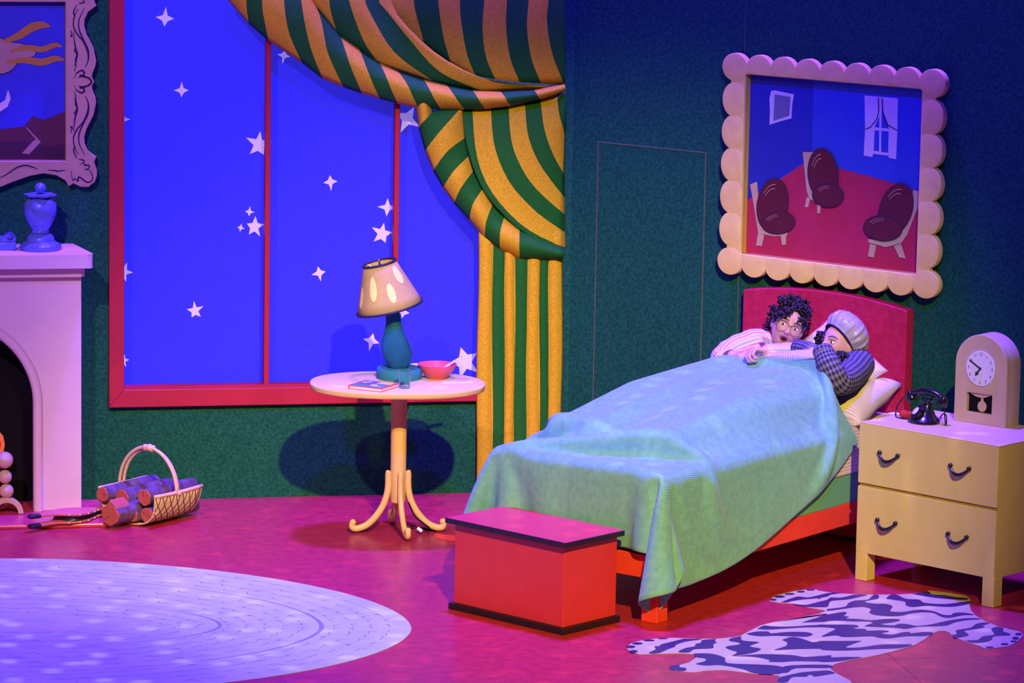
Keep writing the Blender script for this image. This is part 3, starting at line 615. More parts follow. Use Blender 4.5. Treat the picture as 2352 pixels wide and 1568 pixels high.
build('board', B().cut([lp], lambda u_, v_, h: tl(u_, v_, h), .026, .038, .003), M['salmon'], bel)
rows_ = []
for k, (fz, sh) in enumerate(((.016, .96), (.5, .82), (1.0, .96))):
    ring = []
    for x, y in [(x, y) for x, y in tear[3:]]+[(x, -y) for x, y in tear[:2:-1]]:
        zlo = fb(x, y*sh, .016)[2]; zhi = tl(x, y*sh, .026)[2]; p = fb(x, y*sh, 0); p[2] = zlo+(zhi-zlo)*(0 if k == 0 else fz); ring.append(p)
    rows_.append(ring)
build('leather_gusset', B().loft(rows_, cu=True), M['leather'], bel, smooth=True)
for x, y in tear[3:8]:
    for z_, up_ in ((.010, 0), (.032, 1)):
        p = (tl if up_ else fb)(x, -y-.001, z_); build('stud', B().ell(p, .0042, 8), M['stud'], bel, smooth=True)
build('strap', B().cut([[(x, y*1.06) for x, y in tear[3:]]+[(x, -y*1.06) for x, y in tear[:2:-1]]], lambda u_, v_, h: tl(u_, v_, h), .022, .0275, .001), M['leather'], bel)
for up_ in (0, 1): build('grip_tape', B().tube([(tl if up_ else fb)(x, 0, .032 if up_ else .010) for x in (-.012, .0, .05)], [.010, .021, .022], 10, flat=(.55, 1.05)), M['leather'], bel)
build('nozzle', B().tube([fb(bl_-.04, 0, .025), fb(bl_+.03, 0, .022), fb(bl_+.10, 0, .018)], [.022, .014, .008], 12), M['navy'], bel, smooth=True)

# ================================================================== LOG BASKET
kF = (onz(243, 1200)+onz(350, 1208))/2; kR = onz(345, 1207); kB = onz(440, 1183)
kx = kB-kR; kx[2] = 0; kl = np.linalg.norm(kx); kx /= kl; ky = np.array([-kx[1], kx[0], 0])   # kx: along the logs, ky: to the left
k0 = np.array([kF[0], kF[1], 0])
bas = thing('log_basket', 'pale cane log basket with a high hoop handle beside the hearth', 'basket', k0, atan2(kx[1], kx[0]))
fk = lambda x, y, z: k0+kx*x+ky*y+ZV*z
KW, KL = .163, .30
def U(t):                                            # U section: t in [-1, 1] from right rim to left rim
    a = t*pi/2; return (KW*np.sign(t)*abs(sin(a))**.66+.012*t**3, .150*(1-max(cos(a), 0)**.66))
rows_ = []; 
for x in np.linspace(0, KL, 9):
    rows_.append([fk(x+.055*abs(t)**3*(x/KL-.25), U(t)[0]*(1+.03*sin(pi*x/KL)), .004+U(t)[1]+.010*(x/KL-.5)**2) for t in np.linspace(-1, 1, 33)])
o = build('woven_tray', B().loft(rows_), M['cane'], bas, smooth=True); md = o.modifiers.new('t', 'SOLIDIFY'); md.thickness = .007; md.offset = 0
def tray(x, t, d=.0): 
    p = fk(x+.055*abs(t)**3*(x/KL-.25), U(t)[0]*(1+.03*sin(pi*x/KL))+d*np.sign(t), .004+U(t)[1]+.010*(x/KL-.5)**2); return p
for sg in (1, -1):
    build('rim', B().tube([tray(x, sg)+ZV*.004 for x in np.linspace(-.004, KL+.004, 9)], .0095, 8), M['cane'], bas, smooth=True)
b = B()
for k in range(-3, 9):
    for sl in (1, -1):
        P = []
        for q in np.linspace(0, 1, 12):
            x = k*.042+q*.115 if sl > 0 else k*.042+.115-q*.115
            if -.001 <= x <= KL: P.append(tray(x, -1+.72*q, .0045)-ZV*.0012)
        if len(P) > 2: b.tube(P, .0021, 5)
o = build('lattice_strand', b, M['canedk'], bas, kind='stuff')
build('front_edge', B().tube([tray(0, t)-kx*.002 for t in np.linspace(-1, 1, 30)], .0045, 6), M['cane'], bas); build('back_edge', B().tube([tray(KL, t) for t in np.linspace(-1, 1, 30)], .0045, 6), M['cane'], bas)
hp = lambda a, r, x: fk(x, (KW+.014+r)*cos(a), .152+(.205+r)*sin(a))
for x in (KL*.5-.008, KL*.5+.012):
    build('hoop_handle', B().tube([hp(a, (.004 if x < KL*.5 else -.006), x) for a in np.linspace(0, pi, 30)], .0085, 8), M['cane'], bas, smooth=True)
build('knot', B().ell(fk(KL*.5, -.004, .358), (.018, .024, .019), 12), M['cane'], bas, smooth=True)
build('knot_wrap', B().tube([fk(KL*.5, -.03+.012*k, .356) for k in range(6)], .0175, 10), M['cane'], bas, smooth=True)
for sg in (1, -1): build('lashing', B().ell(fk(KL*.5+.002, sg*(KW+.014), .155), (.022, .014, .016), 10), M['cane'], bas, smooth=True)
# the logs
def log(px, py, r, x0, lab, L=.36, cutw=False, band=None, sy=1.0, rest=False):
    # find the end disc on the vertical plane across the logs at x0
    r = r/472
    for it in range(30 if rest else 1):
        p = onpl(px, py, fk(x0, 0, 0), kx); d = p-k0; yy, zz = d@ky, d[2]
        if rest: x0 -= (.018+r-zz)*3.0
    t = thing('log', lab, 'log', fk(x0, yy, zz-r), atan2(kx[1], kx[0]), 'logs in the cane basket')
    n = 22; ph = random.random()*6
    def ring(x, k=1.0):
        return [fk(x0+x, yy+r*k*sy*(1+.05*sin(3*a+ph+x*6)+.03*sin(7*a+x*20))*cos(a), zz+r*k*(1+.05*sin(3*a+ph+x*6)+.03*sin(7*a+x*20))*sin(a)) for a in np.linspace(0, 2*pi, n, endpoint=False)]
    build('bark', B().loft([ring(0, .985)]+[ring(x) for x in np.linspace(.006, L-.01, 14)]+[ring(L, .92)], cu=True, caps=True), M['bark'], t, smooth='auto')
    build('cut_end', B().loft([ring(.002, .965), ring(-.004, .965), ring(-.006, .90)], cu=True, caps=True), M['logend'], t)
    if band: build('bark_band', B().loft([ring(band, 1.0), ring(band+.004, 1.03), ring(band+.03, 1.03), ring(band+.036, 1.0)], cu=True), M['barkband'], t, smooth=True)
    b = B()
    for k in range(random.choice((1, 2, 2))):
        a = ph+k*2.4+random.random(); b.tube([fk(x0-.0063, yy+r*q*cos(a+.25*q), zz+r*q*sin(a+.25*q)) for q in np.linspace(.12, .85, 6)], .0011, 4)
    build('end_crack', b, M['ink'], t, kind='stuff')
    if cutw:
        build('split_face', B().cut([[(-r*1.08, .15*r), (r*1.0, .30*r), (r*.55, 1.0*r), (-.05*r, 1.5*r)]], lambda u_, v_, h: fk(x0+h, yy-u_, zz+v_), -.004, .10, .002), M['logend'], t)
    return t
log(303, 1181, 18, .012, 'round red-ended log in the middle of the bottom row of the basket', rest=True)
log(338, 1183, 18.5, .010, 'bottom row log against the lattice side of the basket', rest=True)
log(254, 1183, 24, .0, 'thick wedge-topped split log at the bottom left of the basket', L=.30, cutw=True, sy=1.12, rest=True)
log(236, 1135, 17.5, -.03, 'narrow upper log at the left end of the stack in the basket', L=.40, band=.2)
log(281, 1143, 20, -.005, 'upper middle log with a notch at its left edge', L=.38, band=.26)
log(332, 1142, 19.5, .012, 'upper right log below the hoop handle with an olive bark band', L=.37, band=.20)

# ================================================================== ROUND TABLE
TZ = .748; tcx = onz(913, 878, TZ); tc = np.array([tcx[0], tcx[1], 0])
tab = thing('pedestal_table', 'yellow four-legged pedestal table with an oval cream top before the window', 'table', tc, .05)
ax = np.array([cos(.05), sin(.05), 0]); ay = np.array([-sin(.05), cos(.05), 0])
ft = lambda x, y, z: tc+ax*x+ay*y+ZV*z
hx = .5*np.linalg.norm(onz(1113, 884, TZ-.012)-onz(712, 886, TZ-.012)); hy = .5*(onz(912, 853, TZ)[1]-onz(912, 906, TZ)[1])
def sup(k, n=2.35, m=72): return [((abs(cos(a))**(2/n))*np.sign(cos(a))*(hx-k), (abs(sin(a))**(2/n))*np.sign(sin(a))*(hy-k)) for a in np.linspace(0, 2*pi, m, endpoint=False)]
b = B(); b.loft([[ft(x, y, z) for x, y in sup(k)] for z, k in ((TZ-.027, .02), (TZ-.027, .006), (TZ-.022, .001), (TZ-.012, 0), (TZ-.004, .001))], cu=True, caps=True)
build('tabletop_rim', b, M['yellow'], tab, smooth='auto')
b = B(); b.loft([[ft(x, y, z) for x, y in sup(k)] for z, k in ((TZ-.006, .003), (TZ-.001, .003), (TZ, .006))], cu=True, caps=True); build('tabletop', b, M['cream'], tab, smooth='auto')
cbase = onz(913, 1222); dy = (cbase-tc)@ay; dx = (cbase-tc)@ax; dy = min(max(dy, -.12), .12)
fl_ = lambda x, y, z: ft(dx+x, dy+y, z)
build('column', B().lathe([(.034, .150), (.037, .156), (.038, .3), (.0385, .72), (.05, TZ-.027)], fl_(0, 0, 0), 28), M['yellow'], tab, smooth='auto')
for a in (radians(188), radians(-78), radians(2), radians(98)):
    dirv = np.array([cos(a), sin(a)]); prf = [(.045, .305), (.052, .29), (.052, .24), (.058, .19), (.078, .135), (.112, .085), (.155, .045), (.198, .026), (.228, .024), (.240, .036), (.236, .054)]
    P = cr([fl_(dirv[0]*r*.93, dirv[1]*r*.93, z) for r, z in prf], 4); n = len(P)
    rr = [(.015+.002*sin(i/n*3), .0145) for i in range(n)]; rr[0] = (.006, .008); rr[1] = (.011, .012); rr[-1] = (.013, .014)
    b = B().tube(P, rr, 10, up=ZV); b.ell(P[-1], .0165, 12); build('leg', b, M['yellow'], tab, smooth=True)
# ---- lamp
lb = onz(917, 868, TZ); lc = np.array([lb[0], lb[1], TZ])
lamp = thing('table_lamp', 'teal table lamp with painted light dots on its crooked cream shade on the yellow table', 'lamp', lc)
u = 1/481.0
build('base', B().lathe([(.108, 0), (.1105, .006), (.1105, .046), (.106, .052), (.04, .054)], lc, 44, wob=lambda a, z: 1+.012*sin(3*a)), M['tealb'], lamp, smooth='auto')
def bodyc(z): return lc+np.array([-.005-.030*(z/.30)**1.3, 0, z])
rows_ = []
for z, r in ((.05, .050), (.07, .054), (.09, .062), (.115, .070), (.14, .0715), (.165, .067), (.20, .055), (.235, .044), (.27, .037), (.31, .034), (.345, .033)):
    rows_.append([bodyc(z)+np.array([cos(a), sin(a), 0])*r*(1+.05*sin(3*a+z*22)+.035*sin(5*a-z*40)) for a in np.linspace(0, 2*pi, 26, endpoint=False)])
build('body', B().loft(rows_, cu=True, caps=True), M['teal'], lamp, smooth=True)
til = -radians(13.5); R3 = rotm((0, 1, 0), til) @ rotm((1, 0, 0), radians(3)); sb = bodyc(.31)+np.array([-.014, 0, .036])
shz = .222; r0_, r1_ = .160, .079
fs = lambda a, t, d=0: sb+R3@np.array([((r0_+(r1_-r0_)*t)+d)*cos(a), ((r0_+(r1_-r0_)*t)+d)*sin(a), shz*t])
AA = np.linspace(0, 2*pi, 56, endpoint=False)
o = build('shade', B().loft([[fs(a, t) for a in AA] for t in np.linspace(0, 1, 6)], cu=True), M['shade'], lamp, smooth=True); md = o.modifiers.new('t', 'SOLIDIFY'); md.thickness = .003; md.offset = -1
for t in (0, 1): build('shade_trim', B().tube([fs(a, t, .001) for a in AA], .006, 8, closed=True), M['trim'], lamp, smooth=True)
for px_, py_, sw, sh_ in ((847, 651, .026, .085), (912, 669, .022, .048), (932, 632, .022, .05), (780, 660, .024, .06), (975, 690, .022, .05)):
    # gobo light dots put on the shade as colour: angle and height on cone
    pass
for a0, t0_, da, dt in ((radians(-116+360), .55, .16, .26), (radians(-76), .40, .15, .21), (radians(-40), .72, .22, .20), (radians(30), .45, .16, .24), (radians(95), .55, .16, .22), (radians(160), .4, .16, .24), (radians(205), .38, .14, .22)):
    rows_ = [[fs(a0+da*q*cos(2*pi*j/24), t0_+dt*q*sin(2*pi*j/24), .0012) for j in range(24)] for q in (1, .5, .02)]
    build('painted_light_dot', B().loft(rows_, cu=True), M['lightdot'], lamp)
top = sb+R3@np.array([0, 0, shz]); b = B()
for k in range(3):
    a = k*2*pi/3+.4; b.tube([top+R3@np.array([0, 0, -.012]), top+R3@np.array([.05*cos(a), .05*sin(a), -.02]), fs(a, 1)], .0018, 6)
build('spider_wire', b, M['steel'], lamp)
build('harp', B().tube([bodyc(.33)]+[bodyc(.345)+R3@np.array([.045*sin(t), 0, .185*t/pi]) for t in np.linspace(0, pi, 12)], .002, 6), M['steel'], lamp)
build('finial', B().lathe([(.004, -.014), (.0075, -.008), (.004, 0), (.006, .008), (.002, .02)], top, 10, R3), M['steel'], lamp, smooth=True)
# ---- book
q0, q1, q2 = onz(801, 893, TZ), onz(876, 901, TZ), onz(912, 888, TZ)
bx = q1-q0; bx[2] = 0; bw = np.linalg.norm(bx); bx /= bw; by = np.array([-bx[1], bx[0], 0]); bd_ = .165
bk = thing('picture_book', 'thin picture book with red edges and a green and blue cover on table', 'book', q0, atan2(bx[1], bx[0]))
fq = lambda x, y, z: np.array([q0[0], q0[1], TZ])+bx*x+by*y+ZV*z
build('back_cover', B().box(fq, 0, bw, 0, bd_, 0, .003), M['bkred'], bk); build('page_block', B().box(fq, .003, bw-.003, .003, bd_-.003, .003, .016), M['page'], bk)
build('spine', B().box(fq, -.002, .002, 0, bd_, 0, .019), M['bkred'], bk); build('front_cover', B().box(fq, 0, bw, 0, bd_, .016, .019), M['bkred'], bk)
def pr(x0, x1, y0, y1, m, h=.0193): build('cover_print', B().box(fq, x0*bw, x1*bw, y0*bd_, y1*bd_, .0188, h), M[m], bk)
pr(.06, .94, .06, .30, 'bkgreen'); pr(.06, .5, .32, .94, 'bkblue'); pr(.52, .94, .32, .62, 'bkgreen'); pr(.52, .94, .64, .94, 'bkyel'); pr(.1, .24, .6, .72, 'white', .0195); pr(.2, .3, .74, .84, 'page', .0195)
build('cover_print', B().lathe([(.019, 0), (.019, .0006)], fq(bw*.60, bd_*.34, .0191), 20), M['white'], bk); pr(.72, .9, .12, .34, 'lav', .0196)
# ---- tumbler
gc = onz(929, 891, TZ); gc[2] = TZ
g = build('tumbler', B().lathe([(.0, .0005), (.024, .0005), (.0255, .004), (.0285, .092), (.0272, .093), (.0245, .008), (0, .007)], gc, 32), M['glass'], smooth='auto', base=gc); tag(g, 'small clear glass tumbler standing before the lamp base', 'glass')
# ---- bowl with a patterned spoon, comb, pale dish
bc = onz(1003, 872, TZ); bc[2] = TZ; bc += np.array([0, .045, 0])
bo = build('bowl', B().lathe([(0, .001), (.045, .001), (.048, .006), (.065, .022), (.084, .048), (.094, .066), (.096, .070), (.093, .070), (.080, .047), (.060, .020), (.0, .012)], bc, 44), M['bowl'], smooth='auto', base=bc); tag(bo, 'red bowl holding a patterned spoon on the yellow table', 'bowl')
sp = thing('patterned_spoon', 'pale pink patterned spoon leaning over the rim of the red bowl', 'spoon', bc+ZV*.02)
P = cr([bc+np.array(q) for q in ((-.045, -.01, .024), (.0, -.005, .036), (.05, .0, .062), (.10, .0, .095), (.158, .0, .112))], 6); n = len(P)
build('handle', B().tube(P, [.010+.003*sin(i/n*3) for i in range(n)], 10, flat=(.4, 1), up=ZV), M['pinkw'], sp, smooth=True); build('spoon_bowl', B().ell(P[0], (.026, .018, .006), 14), M['pinkw'], sp, smooth=True)
for i in range(5, n-2, 3): build('pattern_spot', B().ell(P[i]+np.array([-.001, -.0105, .0035]), (.0045, .003, .0025), 8), M['lav'], sp, smooth=True)
c0, c1 = onz(1016, 880, TZ), onz(1088, 878, TZ); cxv = c1-c0; cl = np.linalg.norm(cxv); cxv /= cl; cyv = np.array([-cxv[1], cxv[0], 0])
cb = thing('comb', 'pinkish white comb lying on the table right of the tumbler', 'comb', c0, atan2(cxv[1], cxv[0]))
fc = lambda x, y, z: np.array([c0[0], c0[1], TZ])+cxv*x+cyv*y+ZV*z
build('comb_back', B().cut([[(0, 0), (cl*.97, -.004), (cl, .006), (cl*.96, .016), (.01, .017), (0, .010)]], lambda a_, b_, h: fc(a_, b_, h), 0, .005, .0015), M['pinkw'], cb)
b = B()
for k in range(22): b.box(fc, .010+k*(cl-.02)/22, .010+k*(cl-.02)/22+.0036, .015, .055, .0005, .0042)
build('tooth', b, M['pinkw'], cb, kind='stuff')
dc = onz(961, 846, TZ); dc[2] = TZ
dh = build('dish', B().lathe([(0, .001), (.030, .001), (.032, .006), (.042, .018), (.040, .020), (.028, .010), (0, .008)], dc, 28), M['pinkw'], smooth='auto', base=dc); tag(dh, 'small pale dish half hidden behind the lamp base', 'dish')
# ---- cords at the table foot
k1 = onz(928, 1165, .15); k2 = onz(975, 1212, .008)
cab = thing('lamp_cable', 'pair of black cables with a white tag down the right table leg', 'cable', onz(975, 1214, 0))
for d in (-.004, .006): build('wire', B().tube(cr([fl_(.050, -.030, .155), fl_(.085, -.03+d, .085), fl_(.155, -.05+d, .03), onz(972, 1212, .006)+np.array([0, d, 0]), onz(1000, 1219, .004)+np.array([0, d, 0])], 6), .0035, 6), M['black'], cab, smooth=True)
pz = onz(964, 1216, .024); d_ = np.array([.8, -.15, -.55]); d_ /= np.linalg.norm(d_); build('tag', B().tube([pz-d_*.014, pz+d_*.014], .012, 8, flat=(.7, 1)), M['white'], cab)
tp = [onz(x, y) for x, y in ((998, 1226), (1000, 1236), (1060, 1243), (1120, 1250), (1120, 1236), (1060, 1232))]
t_ = build('floor_tape', B().cut([[(p[0], p[1]) for p in tp]], lambda a_, b_, h: np.array([a_, b_, h]), .0002, .0026, .0005), M['redtape'], base=tp[0]); tag(t_, 'bright red tape strip on floor between table and crimson chest', 'tape')

# ================================================================== BED
bed = thing('bed', 'orange-red bed frame with a tall curved crimson headboard below the scalloped picture', 'bed', BO, BANG)
HX = 2.03
lp = [(.002, .02), (.935, .02), (.935, 1.162)]+[(.935-.933*t, 1.164+.042*(1-(2*t-1)**2)-.006*t) for t in np.linspace(.02, .98, 24)]+[(.002, 1.156)]
build('headboard', B().cut([lp], lambda u, v, h: BL(HX+h, u, v), 0, .07, .006), M['headred'], bed)
for y0, y1 in ((.0, .085), (.85, .935)):
    build('leg', B().box(BL, .0, .085, y0, y1, 0, .20), M['bedred'], bed, bev=.003, seg=1)
build('side_rail', B().box(BL, .0, HX, .0, .03, .195, .30), M['bedred'], bed, bev=.003, seg=1)
build('side_rail', B().box(BL, .0, HX, .905, .935, .195, .30), M['bedred'], bed, bev=.003, seg=1)
build('foot_rail', B().box(BL, .0, .03, .03, .905, .195, .30), M['bedred'], bed, bev=.003, seg=1)
build('slat_base', B().box(BL, .03, HX, .03, .905, .24, .298), M['bedred'], bed)
def rbox(name, x0, x1, y0, y1, z0, z1, r, m):
    b = B(); b.box(BL, x0, x1, y0, y1, z0, z1)
    o = build(name, b, m, base=BL((x0+x1)/2, (y0+y1)/2, z0))
    return o
def rbox_uv(x0, x1, y0, y1, z0, z1):
    b = B(); n = 8
    for (a0, a1, fn) in ((y0, y1, lambda s, z: BL(x0, s, z)), (x0, x1, lambda s, z: BL(s, y0, z)), (y0, y1, lambda s, z: BL(x1, s, z)), (x0, x1, lambda s, z: BL(s, y1, z))):
        P = [fn(a0, z0), fn(a1, z0), fn(a1, z1), fn(a0, z1)]; b.add(P, [(0, 1, 2, 3)], 0, [[(a0, z0), (a1, z0), (a1, z1), (a0, z1)]])
    for z in (z0, z1): b.add([BL(x0, y0, z), BL(x1, y0, z), BL(x1, y1, z), BL(x0, y1, z)], [(0, 1, 2, 3)], 0, [[(x0, y0), (x1, y0), (x1, y1), (x0, y1)]])
    me = b; return b
bs_ = build('box_spring', rbox_uv(.035, 2.025, .004, .93, .302, .44), M['boxgreen'], base=BL(1, .46, .302)); tag(bs_, 'green ribbed box spring base on the orange-red bed rails', 'mattress')
mt_ = build('mattress', rbox_uv(.03, 2.02, -.002, .932, .442, .655), uv_stripes('cream_pinstripe_mattress', [(.72, .62, .66), (.50, .36, .32)], .016, 1, .85, duty=[0, .74]), base=BL(1, .46, .442), bev=.035, seg=4); tag(mt_, 'mattress under a cream pinstriped sheet, under the green blanket', 'mattress')

def pillow(name, c, R3, a, bb, th, m, lab, n=22, pinch=.10):
    b = B(); G = np.linspace(-1, 1, n)
    for sg in (1, -1):
        rows_ = []
        for u_ in G:
            r = []
            for v_ in G:
                k = max(0, (1-abs(u_)**3.2)*(1-abs(v_)**3.2))**.5
                cu_ = 1-pinch*(1-v_*v_)*abs(u_)**2*.9; cv_ = 1-pinch*(1-u_*u_)*abs(v_)**2*.9
                wr = .012*sin(5*u_+3*v_)*sin(4*v_-2*u_)*k
                r.append(c+R3@np.array([a*u_*cu_, bb*v_*cv_, sg*th*k+wr]))
            rows_.append(r)
        b.loft(rows_, uv=lambda i, j: (i/(n-1)*2*a, j/(n-1)*2*bb))
    o = build(name, b, m, smooth=True, base=c); tag(o, lab, 'pillow', 'pillows at the bed head')
    bm = bmesh.new(); bm.from_mesh(o.data); bmesh.ops.remove_doubles(bm, verts=bm.verts, dist=.0008); bm.to_mesh(o.data); bm.free()
    return o
EA, EB = BA, BB
def frame(tilt, yaw=0):                              # pillow axes: u across the bed, v up the slope
    v = BA*cos(tilt)+ZV*sin(tilt); u_ = -BB; n_ = np.cross(u_, v); Q = np.column_stack([u_, v, n_])
    return rotm((0, 0, 1), yaw)@Q
pillow('pillow', BL(1.785, .235, .738), frame(radians(20), .04), .255, .215, .088, M['sheet2'], 'lower cream pinstriped pillow on the mattress edge beside dresser')
pillow('pillow', BL(1.925, .315, .893), frame(radians(52))@rotm((0, 0, 1), radians(-34)), .25, .15, .058, uv_stripes('cream_pinstripe_pillowcase_fine', [(.76, .66, .70), (.55, .42, .38)], .0135, 1, .85, duty=[0, .74]), 'upper cream pinstriped pillow leaning on the headboard behind the grey bonnet')
pillow('pillow', BL(1.83, .68, .76), frame(radians(25), 0), .22, .22, .09, M['sheet2'], 'far pillow under the shoulders of the person in striped pyjamas')

# ================================================================== PEOPLE
def remesh(b, vox, it=3):
    me = bpy.data.meshes.new('tmp'); me.from_pydata(b.v, [], b.f); o = bpy.data.objects.new('tmp', me); COL.objects.link(o)
    bm = bmesh.new(); bm.from_mesh(me); bmesh.ops.recalc_face_normals(bm, faces=bm.faces); bm.to_mesh(me); bm.free()
    md = o.modifiers.new('r', 'REMESH'); md.mode = 'VOXEL'; md.voxel_size = vox
    sm = o.modifiers.new('s', 'SMOOTH'); sm.iterations = it; sm.factor = .5
    dg = bpy.context.evaluated_depsgraph_get(); ev = bpy.data.meshes.new_from_object(o.evaluated_get(dg))
    V = np.empty(len(ev.vertices)*3); ev.vertices.foreach_get('co', V); Fs = [tuple(p.vertices) for p in ev.polygons]
    bpy.data.objects.remove(o); bpy.data.meshes.remove(me); bpy.data.meshes.remove(ev)
    return V.reshape(-1, 3), Fs
def limb(b, P, r, n=12, flat=None, up=None):
    b.tube(P, r, n, flat=flat, up=up); f = flat or (1, 1)
    for p, q in ((P[0], r[0]), (P[-1], r[-1])): b.ell(p, (q*min(f), q*min(f), q*min(f)), 12)
def hand(b, wr, d, nrm, side, curl=(.9, 1.1, .8), sc=1.0):
    d = d/np.linalg.norm(d); nrm = nrm-d*(nrm@d); nrm /= np.linalg.norm(nrm); lat = np.cross(d, nrm)*side
    for i in range(4):
        kn = wr+d*(.080-.004*abs(i-1.2))*sc+lat*(i-1.5)*.0195*sc
        limb(b, [wr+lat*(i-1.5)*.011*sc, kn], [.0125*sc, .0105*sc], 8)
        dd_, p = d.copy(), kn; Ls = [(.040, .045, .042, .032)[i]*q*sc for q in (1, .66, .52)]; a = 0
        for k in range(3):
            a += curl[k]; v = d*cos(a)+nrm*sin(a); q = p+v*Ls[k]; limb(b, [p, q], [(.0092-.0009*k)*sc, (.0085-.0009*k)*sc], 8); p = q
    p = wr+d*.022*sc-lat*.022*sc; v = d*.62-lat*.62+nrm*.45; v /= np.linalg.norm(v); q = p+v*.042*sc; limb(b, [p, q], [.0125*sc, .0105*sc], 8)
    v2 = d*.75+lat*.15+nrm*.6; v2 /= np.linalg.norm(v2); limb(b, [q, q+v2*.030*sc], [.010*sc, .008*sc], 8)
def gs(y, z, y0, z0, sy, sz): return np.exp(-((y-y0)/sy)**2-((z-z0)/sz)**2)
def head(b, C, R3, mouth=0.0, sc=1.0):
    n, k = 110, 84; V = []
    for i in range(1, k):
        a = pi*i/k
        for j in range(n): V.append((sin(a)*cos(2*pi*j/n), sin(a)*sin(2*pi*j/n), cos(a)))
    D = np.array([(0, 0, 1)]+V+[(0, 0, -1)]); x, y, z = D[:, 0]*.096, D[:, 1]*.076, D[:, 2]*.118
    jaw = np.clip((-z-.015)/.10, 0, 1); y = y*(1-.36*jaw**1.3); x = np.where(x > 0, x*(1-.05*jaw), x*(1-.45*jaw))
    x = np.where(x > 0, x*.96+.0, x*1.06)
    fr_ = np.clip((D[:, 0]-.15)/.3, 0, 1); G = lambda *q: gs(y, z, *q)
    dx = .009*G(0, .004, .011, .024)+.022*G(0, -.020, .0125, .014)+.007*(G(.0135, -.026, .007, .007)+G(-.0135, -.026, .007, .007))
    dx += -.010*(G(.032, .011, .015, .011)+G(-.032, .011, .015, .011))+.004*(G(.03, .030, .02, .007)+G(-.03, .030, .02, .007))
    dx += .006*(G(.042, -.022, .018, .018)+G(-.042, -.022, .018, .018))+.006*G(0, -.098, .018, .013)
    mo_ = mouth
    dx += .0065*G(0, -.050+.004*mo_, .021, .0055)+.0065*G(0, -.064-.008*mo_, .018, .006)-(.004+.020*mo_)*G(0, -.0575-.003*mo_, .021, .003+.0075*mo_)
    x = x+dx*fr_
    P = np.c_[x, y, z]*sc; W = [C+R3@p for p in P]; Fs = []; e = len(W)-1
    for j in range(n):
        q = (j+1) % n; Fs.append((0, 1+j, 1+q)); Fs.append((e, e-n+q, e-n+j))
        for i in range(k-2): Fs.append((1+i*n+j, 1+(i+1)*n+j, 1+(i+1)*n+q, 1+i*n+q))
    b.add(W, Fs)
    for sg in (1, -1): b.ell(C+R3@(np.array([-.008, sg*.077, .0])*sc), (.019*sc, .009*sc, .031*sc), 16, R3)
SK, LIP, DARK = np.array([.64, .37, .28]), np.array([.50, .12, .12]), np.array([.05, .008, .01])
def person(name, lab, b, C, R3, mouth, base, vox, blush=0):
    V, Fs = remesh(b, vox, 3); bb = B(); bb.v = [tuple(p) for p in V]; bb.f = Fs; bb.m = [0]*len(Fs); bb.u = [None]*len(Fs)
    o = build(name, bb, M['skin'], smooth=True, base=base); tag(o, lab, 'person')
    L = (V-C)@R3; x, y, z = L[:, 0], L[:, 1], L[:, 2]; face = np.clip((x-.045)/.02, 0, 1)*(np.abs(z) < .125)*(np.abs(y) < .09)
    col = np.tile(SK, (len(V), 1)); G = lambda *q: gs(y, z, *q)
    def mix(c, w): 
        nonlocal col
        w = np.clip(w*face, 0, 1)[:, None]; col = col*(1-w)+c*w
    mix(np.array([.66, .25, .22]), .35*(G(.042, -.02, .02, .02)+G(-.042, -.02, .02, .02))*(1+blush))
    mix(LIP, 1.6*G(0, -.050+.004*mouth, .019, .0045)+1.6*G(0, -.065-.009*mouth, .017, .0055))
    if mouth: mix(DARK, 3.6*G(.002, -.0575-.002*mouth, .0145, .0026+.0036*mouth))
    else: mix(DARK*4, .9*G(0, -.0575, .02, .0018))
    for s in (1, -1):
        arc = .030+.008*np.cos((np.abs(y)-.032)/.022*1.4)
        mix(np.array([.03, .018, .016]), 1.5*np.exp(-((z-arc)/.0036)**2)*((y*s > .012) & (y*s < .054)))
        mix(np.array([.06, .03, .03]), .9*np.exp(-((z-.0205)/.0024)**2)*((y*s > .018) & (y*s < .046)))
        mix(np.array([.15, .03, .03]), .9*G(s*.0085, -.030, .0035, .003))
    ca = o.data.color_attributes.new('Col', 'FLOAT_COLOR', 'POINT'); ca.data.foreach_set('color', np.c_[col, np.ones(len(V))].ravel())
    return o
def face_bits(o, C, R3, gaze):
    for s in (1, -1):
        c = C+R3@np.array([.0690, s*.032, .010]); build('eye', B().ell(c, (.0125, .0138, .0078), 18, R3), M['eyew'], o, smooth=True)
        g_ = R3@(np.array([1, gaze[0], gaze[1]])/np.linalg.norm([1, *gaze])); build('iris', B().ell(c+g_*.0088, (.0050, .0062, .0062), 12, R3), M['iris'], o, smooth=True)
def curl(b, p, nrm, drop, L, r, w, turns, side):
    """one hanging or springing ringlet"""
    d = drop/np.linalg.norm(drop); a = np.cross(d, nrm); a = a/(np.linalg.norm(a)+1e-9); c = np.cross(d, a); n = int(7*turns)+4
    b.tube([p+d*L*t+(a*cos(side+2*pi*turns*t)+c*sin(side+2*pi*turns*t))*w*(.25+.75*min(1, 3*t))*(1-.35*t) for t in np.linspace(0, 1, n)], [r*(1-.55*t*t) for t in np.linspace(0, 1, n)], 6)
def basis(f, upv):
    f = np.array(f, float); f /= np.linalg.norm(f); l = np.cross(np.array(upv, float), f); l /= np.linalg.norm(l); return np.column_stack([f, l, np.cross(f, l)])
def pw(x, y, yc): q = bedpx(x, y, yc); return BL(*q)

